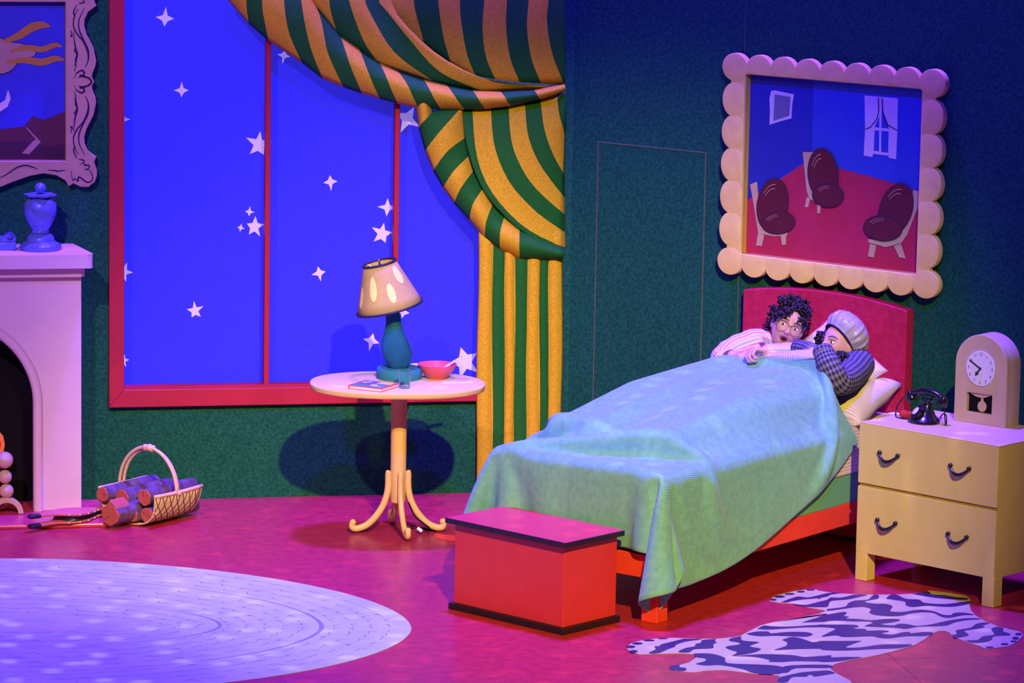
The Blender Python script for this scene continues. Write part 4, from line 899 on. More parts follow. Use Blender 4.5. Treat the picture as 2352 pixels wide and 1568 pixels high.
# ---------------- person at the back of the bed: striped pyjamas, spectacles
H1 = pw(1808, 752, .56); R1 = basis((.02, -.97, .10), (.40, .06, .9))
b = B(); head(b, H1, R1, mouth=1.0, sc=.96)
nk = pw(1792, 806, .64); limb(b, [H1+R1@np.array([-.03, 0, -.05]), H1*.35+nk*.65, nk], [.052, .047, .055])
ch1 = BL(1.80, .68, .80); hp1 = BL(1.36, .68, .76)
limb(b, [nk-ZV*.05, ch1, BL(1.58, .68, .765), hp1], [.09, .12, .11, .12], 20)
for s in (-.09, .09): limb(b, [hp1+BB*s, BL(.90, .68+s, .765), BL(.44, .68+s*.8, .715)], [.088, .055, .038]); limb(b, [BL(.44, .68+s*.8, .71), BL(.33, .68+s*.8, .745)], [.034, .028])
shR = pw(1745, 784, .68); elR = pw(1656, 826, .78); wrR = pw(1682, 816, .67); haR = pw(1708, 812, .60)
limb(b, [shR, elR], [.042, .036]); limb(b, [elR, wrR], [.034, .026]); limb(b, [nk-ZV*.05, shR], [.07, .05])
hand(b, wrR, haR-wrR, np.array([.1, .2, -1.0]), -1, (1.0, 1.2, .9), .95)
shL = pw(1832, 818, .52); elL = pw(1842, 806, .40); wrL = pw(1757, 806, .47); haL = pw(1728, 803, .50)
limb(b, [nk-ZV*.06, shL], [.07, .05]); limb(b, [shL, elL], [.042, .036]); limb(b, [elL, wrL], [.034, .026]); hand(b, wrL, haL-wrL, np.array([-.1, -.4, -1.0]), 1, (1.0, 1.2, .9), .95)
p1 = person('person', 'person with curly black hair, round spectacles and striped pyjamas, leaning over blanket', b, H1, R1, 1.0, BL(1.4, .68, .66), .0042)
face_bits(p1, H1, R1, (-.22, -.05))
# hair
b = B(); b.ell(H1+R1@np.array([-.020, 0, .036]), (.092, .088, .094), 24, R1); rg = np.random.default_rng(3)
for k in range(330):
    v = rg.normal(size=3); v /= np.linalg.norm(v)
    if v[2] < -.25 or (v[0] > .25 and v[2] < .55) or v[1] > .93 or (v[2] < .1 and v[0] > -.1): continue
    p = H1+R1@(np.array([-.020, 0, .036])+v*np.array([.092, .088, .096])); n_ = R1@v
    curl(b, p-n_*.006, R1[:, 0], n_*.55+R1[:, 2]*(.5 if v[2] > .4 else -.25)+R1@np.array([.1, -.3*(1 if v[2] > .2 else 0), 0])+rg.normal(size=3)*.35, rg.uniform(.025, .05), rg.uniform(.0045, .0075), rg.uniform(.007, .013), rg.uniform(1.2, 2.2), rg.uniform(0, 6))
for k in range(34):                                  # the lock that falls to one side of the brow
    t = rg.uniform(0, 1); p = H1+R1@np.array([.060+.028*(1-t), -.020-.055*t, .095-.055*t]); curl(b, p, R1[:, 0], R1@np.array([.25, -.55, -.75])+rg.normal(size=3)*.3, rg.uniform(.03, .055), .006, .010, 1.6, rg.uniform(0, 6))
for k in range(16):
    t = rg.uniform(0, 1); p = H1+R1@np.array([.03+.03*t, .070-.03*t, .055+.02*t]); curl(b, p, R1[:, 0], R1@np.array([.2, .35, -.8])+rg.normal(size=3)*.3, rg.uniform(.025, .04), .005, .008, 1.6, rg.uniform(0, 6))
for s in (1, -1):
    for k in range(14): p = H1+R1@np.array([-.03-.04*rg.uniform(), s*.072, -.02+.06*rg.uniform()]); curl(b, p, R1[:, 0], R1@np.array([-.1, s*.25, -1])+rg.normal(size=3)*.2, rg.uniform(.04, .07), .0055, .009, 1.8, rg.uniform(0, 6))
curl(b, H1+R1@np.array([.086, .020, .072]), R1[:, 0], R1@np.array([.2, .3, -.9]), .035, .0035, .008, 1.1, 1.0)
build('hair', b, M['hair'], p1, smooth=True)
# spectacles
sp_ = thing('spectacles', None, None, H1+R1@np.array([.1, 0, 0])); bpy.data.objects.remove(sp_)
b = B()
for s in (1, -1):
    b.tube([H1+R1@np.array([.097-.010*abs(s*.034+.029*cos(a)-0)/.06, s*.034+.029*cos(a), .004+.028*sin(a)]) for a in np.linspace(0, 2*pi, 30, endpoint=False)], .0012, 6, closed=True)
    b.tube([H1+R1@np.array([.087, s*.063, .008]), H1+R1@np.array([.03, s*.079, .010]), H1+R1@np.array([-.02, s*.081, .006])], .0014, 5)
b.tube([H1+R1@np.array([.097, y_, .010+.004*cos(y_/.006*1.2)]) for y_ in np.linspace(-.006, .006, 5)], .0016, 5)
build('spectacles', b, M['wire'], p1, smooth=True)
# pyjama top
def sleeve(P, r, m, par, nm='sleeve', up=None, n=22, sub=6, caps=True, wr=.05):
    C_ = cr(P, sub); t = np.linspace(0, len(P)-1, len(C_)); rr = np.interp(t, range(len(P)), r)*(1+wr*np.sin(t*9)*.6)
    return build(nm, B().tube(C_, list(rr), n, up=up, caps=caps), m, par, smooth=True)
sleeve([nk+np.array([-.03, 0, -.035]), pw(1748, 786, .69), pw(1706, 793, .74), pw(1672, 810, .78), pw(1655, 826, .76), pw(1663, 829, .72)], [.060, .066, .062, .060, .052, .047], M['pyj'], p1)
build('cuff', B().tube([pw(1658, 829, .735), pw(1666, 826, .70)], [.049, .050], 20), M['pyj'], p1, smooth=True)
build('undersleeve', B().tube([pw(1660, 826, .73), pw(1684, 816, .67)], [.038, .030], 16), M['brownslv'], p1, smooth=True)
sleeve([nk+np.array([.05, 0, -.08]), pw(1834, 822, .50), pw(1846, 808, .40), pw(1800, 808, .43), pw(1760, 808, .465)], [.06, .058, .050, .043, .038], M['pyj'], p1)
b = B(); rows_ = []
b.tube(cr([nk-ZV*.02-FW*0, nk*.5+ch1*.5-ZV*.01, ch1, BL(1.58, .68, .77), hp1], 4), list(np.interp(np.linspace(0, 4, 17), range(5), [.075, .125, .140, .128, .135])), 26, up=BB); build('pyjama_top', b, M['pyj'], p1, smooth=True)
for s, q in ((1, ((1748, 772), (1764, 800), (1778, 806), (1770, 778))), (-1, ((1800, 806), (1838, 790), (1846, 797), (1808, 812)))):
    P = [pw(x, y, .60) for x, y in q]; cu_ = B(); cu_.add(P+[p+FW*.010 for p in P], [(0, 1, 2, 3), (7, 6, 5, 4), (0, 4, 5, 1), (1, 5, 6, 2), (2, 6, 7, 3), (3, 7, 4, 0)], 0, [[(0, 0), (.06, 0), (.06, .05), (0, .05)]]*6)
    build('collar', cu_, M['pyj'], p1)
build('collar_piping', B().tube(cr([pw(1768, 805, .59), pw(1790, 810, .58), pw(1815, 806, .57), pw(1838, 792, .56), pw(1848, 790, .55)], 5), .0065, 8), M['pipe'], p1, smooth=True)

# ---------------- person at the near edge: grey bonnet, gingham shirt
H2 = pw(1929, 791, .26); R2 = basis((-.84, -.52, .16), (.16, .05, .97))
b = B(); head(b, H2, R2, sc=.97)
nk2 = pw(1958, 826, .28); limb(b, [H2+R2@np.array([-.03, 0, -.05]), nk2], [.050, .055])
ch2 = BL(1.80, .26, .79); hp2 = BL(1.40, .27, .765)
limb(b, [nk2-ZV*.03, ch2, BL(1.60, .26, .765), hp2], [.085, .115, .11, .12], 20)
for s in (-.09, .09): limb(b, [hp2+BB*s, BL(.92, .27+s, .765), BL(.46, .28+s*.8, .715)], [.088, .055, .038]); limb(b, [BL(.46, .28+s*.8, .71), BL(.35, .28+s*.8, .745)], [.034, .028])
s2 = pw(1968, 838, .14); e2_ = pw(1922, 874, .055); w2 = pw(1893, 808, .14)
limb(b, [nk2-ZV*.03, s2], [.07, .05]); limb(b, [s2, e2_], [.045, .038]); limb(b, [e2_, w2], [.036, .027]); hand(b, w2, pw(1880, 809, .21)-w2, R2@np.array([-.6, .6, -.6]), 1, (1.0, 1.2, .9), .88)
s3 = pw(1903, 828, .38); e3 = pw(1838, 804, .37); w3 = pw(1866, 809, .24); h3 = pw(1878, 822, .15)
limb(b, [nk2-ZV*.04, s3], [.07, .05]); limb(b, [s3, e3], [.042, .034]); limb(b, [e3, w3], [.033, .025]); hand(b, w3, h3-w3, np.array([.3, .6, -.8]), 1, (1.0, 1.2, .9), .92)
p2 = person('person', 'person in a grey satin bonnet and navy gingham shirt hiding mouth behind sleeve', b, H2, R2, 0, BL(1.4, .27, .66), .0042, .8)
face_bits(p2, H2, R2, (.25, .10))
axb = R2@np.array([-.74, 0, .67]); axb /= np.linalg.norm(axb); ex_ = R2[:, 1]; ey_ = np.cross(axb, ex_); RB = np.column_stack([ex_, ey_, axb]); cb_ = H2+R2@np.array([.004, 0, .022])
bon = thing('bonnet', None, None, cb_); bpy.data.objects.remove(bon)
rows_ = []; AN = np.linspace(0, 2*pi, 144, endpoint=False)
for h, r, am in ((-.004, .090, .0), (.004, .092, .012), (.014, .101, .045), (.030, .112, .06), (.052, .117, .05), (.078, .112, .04), (.102, .095, .03), (.120, .066, .02), (.130, .032, .01), (.1325, .004, 0)):
    rows_.append([cb_+RB@np.array([r*(1+am*(sin(17*a+.6*sin(3*a))*.6+.4*sin(29*a+h*40)))*cos(a)*.96, r*(1+am*(sin(17*a+.6*sin(3*a))*.6+.4*sin(29*a+h*40)))*sin(a)*1.04-.25*h*0, h]) for a in AN])
build('bonnet', B().loft(rows_, cu=True), M['satin'], p2, smooth=True)
build('bonnet_band', B().tube([cb_+RB@np.array([.0915*cos(a)*.96, .0915*sin(a)*1.04, -.004]) for a in AN[::2]], .004, 6, closed=True), M['ink'], p2, smooth=True)
q_ = [pw(1988, 790, .20), pw(1992, 812, .20), pw(1996, 834, .19)]; build('bonnet_ribbon', B().tube(cr(q_, 4), .011, 8, flat=(.25, 1)), M['ink'], p2, smooth=True)
rg = np.random.default_rng(5); b = B()
for k in range(34): 
    p = pw(rg.uniform(1880, 1896), rg.uniform(760, 778), .34); curl(b, p, R2[:, 0], -ZV+rg.normal(size=3)*.22, rg.uniform(.04, .075), .006, .010, 2, rg.uniform(0, 6))
build('hair_ringlets', b, M['hair'], p2, smooth=True); b = B()
for k in range(26):
    p = pw(rg.uniform(1922, 1946), rg.uniform(804, 816), rg.uniform(.13, .20)); curl(b, p, R2[:, 0], -ZV+rg.normal(size=3)*.25, rg.uniform(.03, .055), .006, .010, 1.8, rg.uniform(0, 6))
build('hair_ringlets', b, M['hair'], p2, smooth=True); b = B()
for k in range(36):
    p = H2+R2@np.array([-.055-.03*rg.uniform(), rg.uniform(-.06, .07), -.045-.03*rg.uniform()]); curl(b, p, R2[:, 0], -ZV+rg.normal(size=3)*.25, rg.uniform(.05, .09), .0065, .011, 2, rg.uniform(0, 6))
build('hair', b, M['hair'], p2, smooth=True)
sleeve([nk2+np.array([.02, -.05, -.035]), pw(1972, 838, .15), pw(1950, 864, .09), pw(1924, 876, .06), pw(1907, 845, .08), pw(1892, 811, .125)], [.066, .076, .075, .066, .060, .050], M['ging'], p2, n=26)
build('cuff', B().tube([pw(1893, 815, .12), pw(1889, 802, .14)], [.052, .047], 20), M['ging'], p2, smooth=True)
sleeve([nk2+np.array([-.06, 0, -.06]), pw(1890, 826, .40), pw(1848, 806, .40), pw(1836, 800, .36), pw(1852, 803, .30), pw(1866, 808, .245)], [.06, .055, .045, .042, .042, .040], M['ging'], p2)
b = B(); b.tube(cr([nk2-ZV*.005, nk2*.5+ch2*.5, ch2, BL(1.60, .26, .765), hp2], 4), list(np.interp(np.linspace(0, 4, 17), range(5), [.070, .130, .145, .128, .13])), 26, up=BB); build('gingham_shirt', b, M['ging'], p2, smooth=True)

# pyjama trousers of both (under the blanket)
for par, m_, yc, xs in ((p1, M['pyj'], .68, (1.40, .90, .46)), (p2, M['ging'], .27, (1.44, .92, .48))):
    for sd in (-.09, .09):
        build('trouser_leg', B().tube(cr([BL(xs[0], yc+sd*.9, .768), BL(xs[1], yc+sd, .768), BL(xs[2], yc+sd*.85, .722)], 5), list(np.interp(np.linspace(0, 2, 11), range(3), [.108, .070, .056])), 16, up=ZV), m_, par, smooth=True)

# ================================================================== BLANKET: a cloth draped by relaxation over the bed and the legs
def drape():
    nx, ny = 80, 68
    XR = np.linspace(-.36, 1.66, nx); YR = np.linspace(-.50, 1.17, ny); h = XR[1]-XR[0]; hy_ = YR[1]-YR[0]
    X, Y = np.meshgrid(XR, YR, indexing='ij')
    Y = np.where(Y < 0, Y*np.interp(X, [-.3, .15, .7, 1.2, 1.66], [1.0, .98, .86, .72, .66]), Y); XY = np.stack([X, Y], -1); cache = {}
    P = np.stack([X, Y, np.interp(X, [-.36, 0, .3, 1.4, 1.7], [.83, .83, .86, .97, 1.0])+.004*np.sin(X*9+Y*5)], -1)
    def target(y):
        ys = [-.5, -.12, .06, .10, .18, .36, .62, .74, .86, .95]
        xs = [1.30, 1.38, 1.44, 1.455, 1.475, 1.505, 1.545, 1.52, 1.47, 1.42]; yy = [-.2, -.06, .07, .10, .18, .36, .62, .735, .84, .905]; zz = [.5, .85, .985, .992, .978, .955, .930, .880, .815, .745]
        return np.stack([np.interp(y, ys, xs), np.interp(y, ys, yy), np.interp(y, ys, zz)], -1)
    pin = (YR > .08) & (YR < .95); T = target(YR[pin]); P0 = P[-1, pin].copy()
    i0_ = int(np.argmin(np.abs(XR-.005))); pf = (YR > -.005) & (YR < .94); TF = np.stack([np.full(pf.sum(), .012), YR[pf], np.full(pf.sum(), .672)], -1); PF0 = P[i0_, pf].copy()
    caps = []
    for yc in (.27, .68):
        for s_ in (-.09, .09):
            caps += [(np.array([1.42, yc+s_, .768]), np.array([.92, yc+s_, .775]), .115, .088), (np.array([.92, yc+s_, .775]), np.array([.36, yc+s_*.8, .725]), .088, .058), (np.array([.36, yc+s_*.8, .72]), np.array([.32, yc+s_*.8, .765]), .045, .035)]
    caps += [(np.array([1.40, .27, .77]), np.array([1.70, .26, .77]), .14, .15), (np.array([1.38, .68, .77]), np.array([1.70, .68, .78]), .14, .15)]
    boxes = [((.018, -.014, .0), (2.02, .945, .662)), ((-.56, .10, .0), (-.03, 1.0, .425))]
    V = np.zeros_like(P); dt = 1/50
    def proj(A):
        Q = A.reshape(-1, 3)
        for lo, hi in boxes:
            lo_, hi_ = np.array(lo), np.array(hi); ins = np.all((Q > lo_) & (Q < hi_), 1)
            if ins.any():
                q = Q[ins]; d = np.concatenate([q-lo_, hi_-q], 1); d[:, 2] = 9
                k = d.argmin(1); r = np.arange(len(q)); a = k % 3; rr = .04
                core = np.clip(q, lo_+rr, hi_-rr); w_ = q-core; w_[:, 2] = np.maximum(w_[:, 2], 0); L = np.linalg.norm(w_, axis=1); out_ = L > 1e-6
                p1_ = core+w_/(L[:, None]+1e-9)*rr; p1_[:, 2] = np.where(w_[:, 2] > 0, p1_[:, 2], q[:, 2]); p2_ = q.copy(); p2_[r, a] = np.where(k < 3, lo_[a], hi_[a])
                Q[ins] = np.where(out_[:, None], np.where((L < rr)[:, None], p1_, q), p2_)
        for a, c, ra, rb in caps:
            d = c-a; t = np.clip(((Q-a)@d)/(d@d), 0, 1); C = a+t[:, None]*d; w_ = Q-C; w_[:, 2] = np.abs(w_[:, 2]); L = np.linalg.norm(w_, axis=1); R_ = ra+(rb-ra)*t+.006; m = L < R_
            Q[m] = C[m]+w_[m]/(L[m, None]+1e-9)*R_[m, None]
        Q[:, 2] = np.maximum(Q[:, 2], .012)
        return Q.reshape(A.shape)
    def fric(A, Aold):
        Q = proj(A.copy()); hit = np.linalg.norm(Q-A, axis=-1, keepdims=True) > 1e-5
        return np.where(hit, proj(Q*.35+Aold*.65), Q)
    def con(A, di, dj, rest, k, par):
        i0, j0 = 0, max(0, -dj)
        if di: sl_i = (slice(par*di, nx-di, None), slice(par*di+di, nx, None))
        st = 2
        if dj == 0:
            ii = np.arange(nx-di); ii = ii[(ii//di) % 2 == par]; s1 = (ii, slice(None)); s2 = (ii+di, slice(None))
        elif di == 0:
            jj = np.arange(ny-dj); jj = jj[(jj//dj) % 2 == par]; s1 = (slice(None), jj); s2 = (slice(None), jj+dj)
        else:
            ii = np.arange(par, nx-1, 2); s1 = (ii, slice(0, ny-1) if dj > 0 else slice(1, ny)); s2 = (ii+1, slice(1, ny) if dj > 0 else slice(0, ny-1))
        key = (di, dj, par)
        if key not in cache: cache[key] = np.linalg.norm(XY[s2]-XY[s1], axis=-1)[..., None]
        rest = cache[key]; p, q = A[s1], A[s2]; d = q-p; L = np.sqrt((d*d).sum(-1, keepdims=True)); e = (L-rest)/(L+1e-9); c = d*(np.where(e > 0, k, k*.35)*.5*e)
        A[s1] = p+c; A[s2] = q-c
    dg_ = sqrt(h*h+hy_*hy_); N_ = 300; dt = 1/60
    for it in range(N_):
        V[..., 2] -= (3.0 if it < 200 else 1.2)*dt; V *= .97; Pn = P+V*dt; f = min(1, it/50)
        for k in range(12):
            for par in (0, 1):
                con(Pn, 1, 0, h, 1, par); con(Pn, 0, 1, hy_, 1, par)
                if k % 2: con(Pn, 1, 1, dg_, .5, par); con(Pn, 1, -1, dg_, .5, par)
                if k % 5 == 0: con(Pn, 3, 0, 3*h, .15, par); con(Pn, 0, 3, 3*hy_, .15, par)
            if k % 3 == 2: Pn = proj(Pn)
            Pn[-1, pin] = P0*(1-f)+T*f; Pn[i0_, pf] = PF0*(1-f)+TF*f
        Pn = fric(Pn, P)
        V = (Pn-P)/dt; sp_ = np.linalg.norm(V, axis=-1, keepdims=True); V *= np.minimum(1, 2.5/(sp_+1e-9)); P = Pn
    return P, XR, YR
BP, BXR, BYR = drape()
b = B(); b.loft([[BL(*p) for p in r] for r in BP], uv=lambda i, j: (BXR[i], BYR[j]))
bl = build('blanket', b, M['blanket'], smooth=True, base=BL(.7, .46, .66)); tag(bl, 'soft ribbed green blanket draped over the bed, one corner hanging by the foot leg', 'blanket')
md = bl.modifiers.new('s', 'SMOOTH'); md.factor = .5; md.iterations = 2
md = bl.modifiers.new('t', 'SOLIDIFY'); md.thickness = .008; md.offset = 1
md = bl.modifiers.new('sub', 'SUBSURF'); md.levels = md.render_levels = 1

# ---- turned-back pinstriped sheet along the blanket's top edge
hp_ = [(1.462, .13, .995), (1.478, .20, .985), (1.505, .36, .962), (1.530, .52, .945), (1.556, .645, .930)]; C_ = cr([np.array(q) for q in hp_], 6); rows_ = []
for i, c in enumerate(C_):
    t = i/(len(C_)-1); hgt = .052*sin(pi*min(1, .25+t*.9))**.6*(.55+.45*t); rows_.append([BL(c[0]+.012*sin(a)+.03*max(0, cos(a)), c[1], c[2]-.012+hgt*.5+hgt*.62*cos(a)+.004*sin(9*t+2*a)) for a in np.linspace(0, 2*pi, 18, endpoint=False)])
LL = [i*.021 for i in range(len(C_))]
o = build('top_sheet', B().loft(rows_, cu=True, caps=True, uv=lambda i, j: (LL[i], j*.01)), M['hem'], smooth='auto', base=BL(1.5, .36, .95)); tag(o, 'rolled pinstriped sheet edge above the green blanket, held between two pairs of hands', 'sheet')

# ================================================================== CHEST AT THE BED FOOT
cang = BANG-radians(6.0); cax = np.array([cos(cang), sin(cang), 0]); cay = np.array([-sin(cang), cos(cang), 0])
cF = onz(1307, 1455); cF = cF-BA*.045
ch = thing('chest', 'crimson toy chest with navy edged lid and base at the foot of the bed', 'chest', cF, cang)
fch = lambda x, y, z: np.array([cF[0], cF[1], 0])+cax*x+cay*y+ZV*z
CD, CW, CH = .375, .69, .415
build('carcass', B().box(fch, .018, CD-.012, .018, CW-.018, .028, CH-.022), M['chest'], ch, bev=.003, seg=2)
build('base_trim', B().box(fch, 0, CD, 0, CW, 0, .028), M['navyedge'], ch, bev=.003, seg=2)
build('lid_edge', B().box(fch, -.014, CD, -.016, CW+.014, CH-.026, CH-.002), M['navyedge'], ch, bev=.003, seg=2)
build('lid_top', B().box(fch, -.0105, CD-.0035, -.0125, CW+.0105, CH-.003, CH-.0012), M['chest'], ch)

# ================================================================== DRESSER
dL = onz(1963, 1330); dR = onz(2293, 1399); dd = (dR-dL)/np.linalg.norm(dR-dL); dn = np.array([dd[1], -dd[0], 0]); DANG = atan2(dd[1], dd[0])
dre = thing('dresser', 'cream two-drawer dresser on square legs at the right of the bed', 'dresser', dL, DANG)
fd = lambda x, y, z: dL+dd*x-dn*y+ZV*z
DW, DD, DZ = .79, .50, .742
build('carcass', B().box(fd, .004, DW-.002, .016, DD, .135, DZ-.004), M['dres'], dre)
build('top', B().box(fd, 0, DW, .0, DD, DZ-.006, DZ), M['dres'], dre, bev=.002, seg=1)
build('divider', B().box(fd, .004, DW-.004, .010, .018, .436, .466), M['dresin'], dre)
for k, (z0_, z1_) in enumerate(((.458, DZ-.006), (.132, .443))):
    dw = build('drawer', B().box(fd, 0, DW-.002, 0, .016, z0_, z1_), M['dres'], dre, bev=.003, seg=2)
    for hx_ in (.180, .584):
        zc = (.600 if k == 0 else .285); b = B(); P = [fd(hx_+.052*t, -.010-.020*(1-t*t), zc+.014-.030*(1-t*t)) for t in np.linspace(-1, 1, 15)]
        b.tube(P, [.0085-.003*abs(t)**1.5 for t in np.linspace(-1, 1, 15)], 10)
        for t in (-1, 1): b.ell(fd(hx_+.052*t, -.010, zc+.017), .0115, 12); b.tube([fd(hx_+.052*t, -.010, zc+.017), fd(hx_+.052*t, .002, zc+.015)], .006, 8)
        build('handle', b, M['gloss'], dw, smooth=True)
for x0, y0 in ((0, 0), (DW-.066, 0), (0, DD-.07), (DW-.066, DD-.07)): build('leg', B().box(fd, x0, x0+.066, y0, y0+.066, 0, .135), M['dres'], dre, bev=.003, seg=1)
# ---- clock
kp0, kp1 = onz(2190, 965, DZ), onz(2308, 983, DZ); kd = (kp1-kp0)/np.linalg.norm(kp1-kp0); kn = np.array([kd[1], -kd[0], 0])
clk = thing('mantel_clock', 'sand coloured arched clock with white dial standing on the dresser', 'clock', kp0, atan2(kd[1], kd[0]))
fkk = lambda x, z, h: kp0+kd*x+kn*h+ZV*z                      # h: out of the face
CWd = .279; archl = [(0, 0), (CWd, 0)]+[(CWd/2+CWd/2*cos(a), .275+.1405*sin(a)) for a in np.linspace(0, pi, 30)]
wd = [(.064, .051), (.203, .051), (.203, .142), (.064, .142)]
build('case_front', B().cut([archl, wd], fkk, -.03, 0, .003), M['clock'], clk, smooth='auto')
build('case', B().cut([archl], fkk, -.118, -.029, .002), M['clock'], clk, smooth='auto')
build('window_back', B().box(lambda x, h, z: fkk(x, z, h), .06, .207, -.0292, -.027, .046, .147), M['black'], clk)
b = B(); lp = [(.070+.126*t, .141-.020*sin(pi*t)) for t in np.linspace(0, 1, 14)]+[(.196, .1418), (.070, .1418)]
build('crescent', B().cut([lp], fkk, -.027, -.012, .001), M['clock'], clk)
build('pendulum', B().cut([[(.139+.0065, .125), (.1455, .104)]+[(.139+.0235*cos(a), .080+.0255*sin(a)) for a in np.linspace(1.25, 1.89-2*pi, 26)][::1]+[(.1325, .104), (.1325, .125)]], fkk, -.024, -.018, .001), M['clock'], clk)
dc_ = (.139, .2595); build('dial', B().cut([[(dc_[0]+.0775*cos(a), dc_[1]+.0815*sin(a)) for a in np.linspace(0, 2*pi, 48, endpoint=False)]], fkk, .0003, .006, .001), M['dial'], clk, smooth='auto')
def arm(name, a, L, wdt, tip):
    c, s_ = sin(a), cos(a); nx_, nz_ = s_, -c; o_ = np.array(dc_); d = np.array([c, s_]); n_ = np.array([nx_, nz_])
    P = [o_+n_*wdt-d*.006, o_+n_*wdt+d*(L-tip), o_+n_*wdt*(2.6 if tip > .015 else 1)+d*(L-tip), o_+d*L, o_-n_*wdt*(2.6 if tip > .015 else 1)+d*(L-tip), o_-n_*wdt+d*(L-tip), o_-n_*wdt-d*.006]
    build(name, B().cut([[tuple(p) for p in P]], fkk, .0065, .0085, .0004), M['gloss'], clk)
arm('minute_hand', radians(300), .070, .0036, .006); arm('hour_hand', radians(216), .046, .0042, .021); build('hand_hub', B().ell(fkk(dc_[0], dc_[1], .008), .0065, 12), M['gloss'], clk)
for n_ in range(1, 13):
    cu = bpy.data.curves.new('t', 'FONT'); cu.body = str(n_); cu.size = .021; cu.align_x = 'CENTER'; cu.align_y = 'CENTER'; to = bpy.data.objects.new('t', cu); me = bpy.data.meshes.new_from_object(to)
    a = n_*pi/6; b = B(); b.add([fkk(dc_[0]+.063*sin(a)+v.co.x*.9, dc_[1]+.066*cos(a)+v.co.y, .0062) for v in me.vertices], [tuple(p.vertices) for p in me.polygons]); bpy.data.objects.remove(to); bpy.data.curves.remove(cu); bpy.data.meshes.remove(me)
    o = build('numeral', b, M['ink'], clk); md = o.modifiers.new('t', 'SOLIDIFY'); md.thickness = .0006
# ---- telephone
tpc = onz(2122, 970, DZ); tpc = np.array([tpc[0], tpc[1], DZ])
tel = thing('telephone', 'old black cradle telephone with a white dial centre on the dresser', 'telephone', tpc, DANG)
ftp = lambda x, y, z: tpc+dd*x-dn*y+ZV*z
MT = np.column_stack([dd, -dn, ZV]); b = B(); rows_ = []
for z, rx2, ry2, yo in ((0, .074, .066, 0), (.006, .078, .070, 0), (.014, .077, .069, 0), (.020, .068, .060, 0), (.034, .052, .046, .006), (.056, .038, .034, .012), (.075, .028, .026, .016), (.092, .024, .023, .018), (.104, .034, .026, .018), (.109, .030, .024, .018)):
    rows_.append([ftp(rx2*cos(a), yo+ry2*sin(a), z) for a in np.linspace(0, 2*pi, 36, endpoint=False)])
build('body', b.loft(rows_, cu=True, caps=True), M['gloss'], tel, smooth='auto')
dax = -dd*.42+dn*.62+ZV*.62; dax /= np.linalg.norm(dax); du = np.cross(ZV, dax); du /= np.linalg.norm(du); dv_ = np.cross(dax, du); MD = np.column_stack([du, dv_, dax]); dcen = ftp(-.022, -.030, .052)
build('dial_ring', B().lathe([(.012, -.02), (.040, -.012), (.041, 0), (.036, .004), (.0, .005)], dcen, 30, MD), M['gloss'], tel, smooth='auto')
build('dial_disc', B().lathe([(.0195, .004), (.0195, .0075), (.018, .008), (0, .008)], dcen, 24, MD), M['dial'], tel, smooth='auto')
for t in (-1, 1): build('cradle_fork', B().tube([ftp(.018*t, .018, .105), ftp(.035*t, .018, .118), ftp(.040*t, .018, .128)], .006, 8), M['gloss'], tel, smooth=True)
P = [ftp(.088*t, .018, .122+.020*(1-t*t)) for t in np.linspace(-1, 1, 13)]; build('handset', B().tube(P, [.013+.004*(1-abs(t)) for t in np.linspace(-1, 1, 13)], 14, up=ZV), M['gloss'], tel, smooth=True)
for t in (-1, 1):
    c = ftp(.092*t, .016, .112); ax3 = ZV*.85+dd*(.35*t)+dn*.1; ax3 /= np.linalg.norm(ax3); a1 = np.cross(ax3, dn); a1 /= np.linalg.norm(a1); build('handset_cup', B().lathe([(.0, -.026), (.024, -.026), (.026, -.020), (.024, -.004), (.018, .012), (.010, .022), (0, .024)], c, 24, np.column_stack([a1, np.cross(ax3, a1), ax3])), M['gloss'], tel, smooth='auto')
build('cord', B().tube(cr([ftp(-.098, .02, .112), ftp(-.135, .04, .105), ftp(-.175, .03, .055), ftp(-.170, .01, .006), ftp(-.12, -.01, .004), ftp(-.07, .0, .006)], 8), .0032, 7), M['gloss'], tel, smooth=True)
build('cord', B().tube(cr([ftp(.052, .05, .02), ftp(.085, .03, .048), ftp(.110, .02, .045), ftp(.118, .015, .018), ftp(.126, .0, .008), ftp(.112, .01, .030), ftp(.108, .012, .06), ftp(.104, .016, .095)], 6), .0030, 7), M['gloss'], tel, smooth=True)
rc = onz(2078, 951, DZ+.02); fe = B().ell(rc, (.026, .018, .0195), 18, rotm((0, 1, 0), .3)).ell(rc+np.array([.018, .006, -.002]), (.022, .018, .017), 14); fo_ = build('red_pouch', fe, M['redcloth'], smooth=True, base=rc-ZV*.02); tag(fo_, 'small dark red felt pouch behind the black telephone', 'pouch')
pp_ = onz(2055, 953, DZ); pa_ = build('paper_slip', B().tube([pp_+np.array([-.03, .01, .006]), pp_+np.array([0, 0, .008]), pp_+np.array([.03, -.005, .006])], [.006, .012, .008], 10, flat=(.5, 1), up=ZV), M['white'], smooth=True, base=pp_); tag(pa_, 'crumpled white paper slip on the dresser beside the pillow', 'paper')

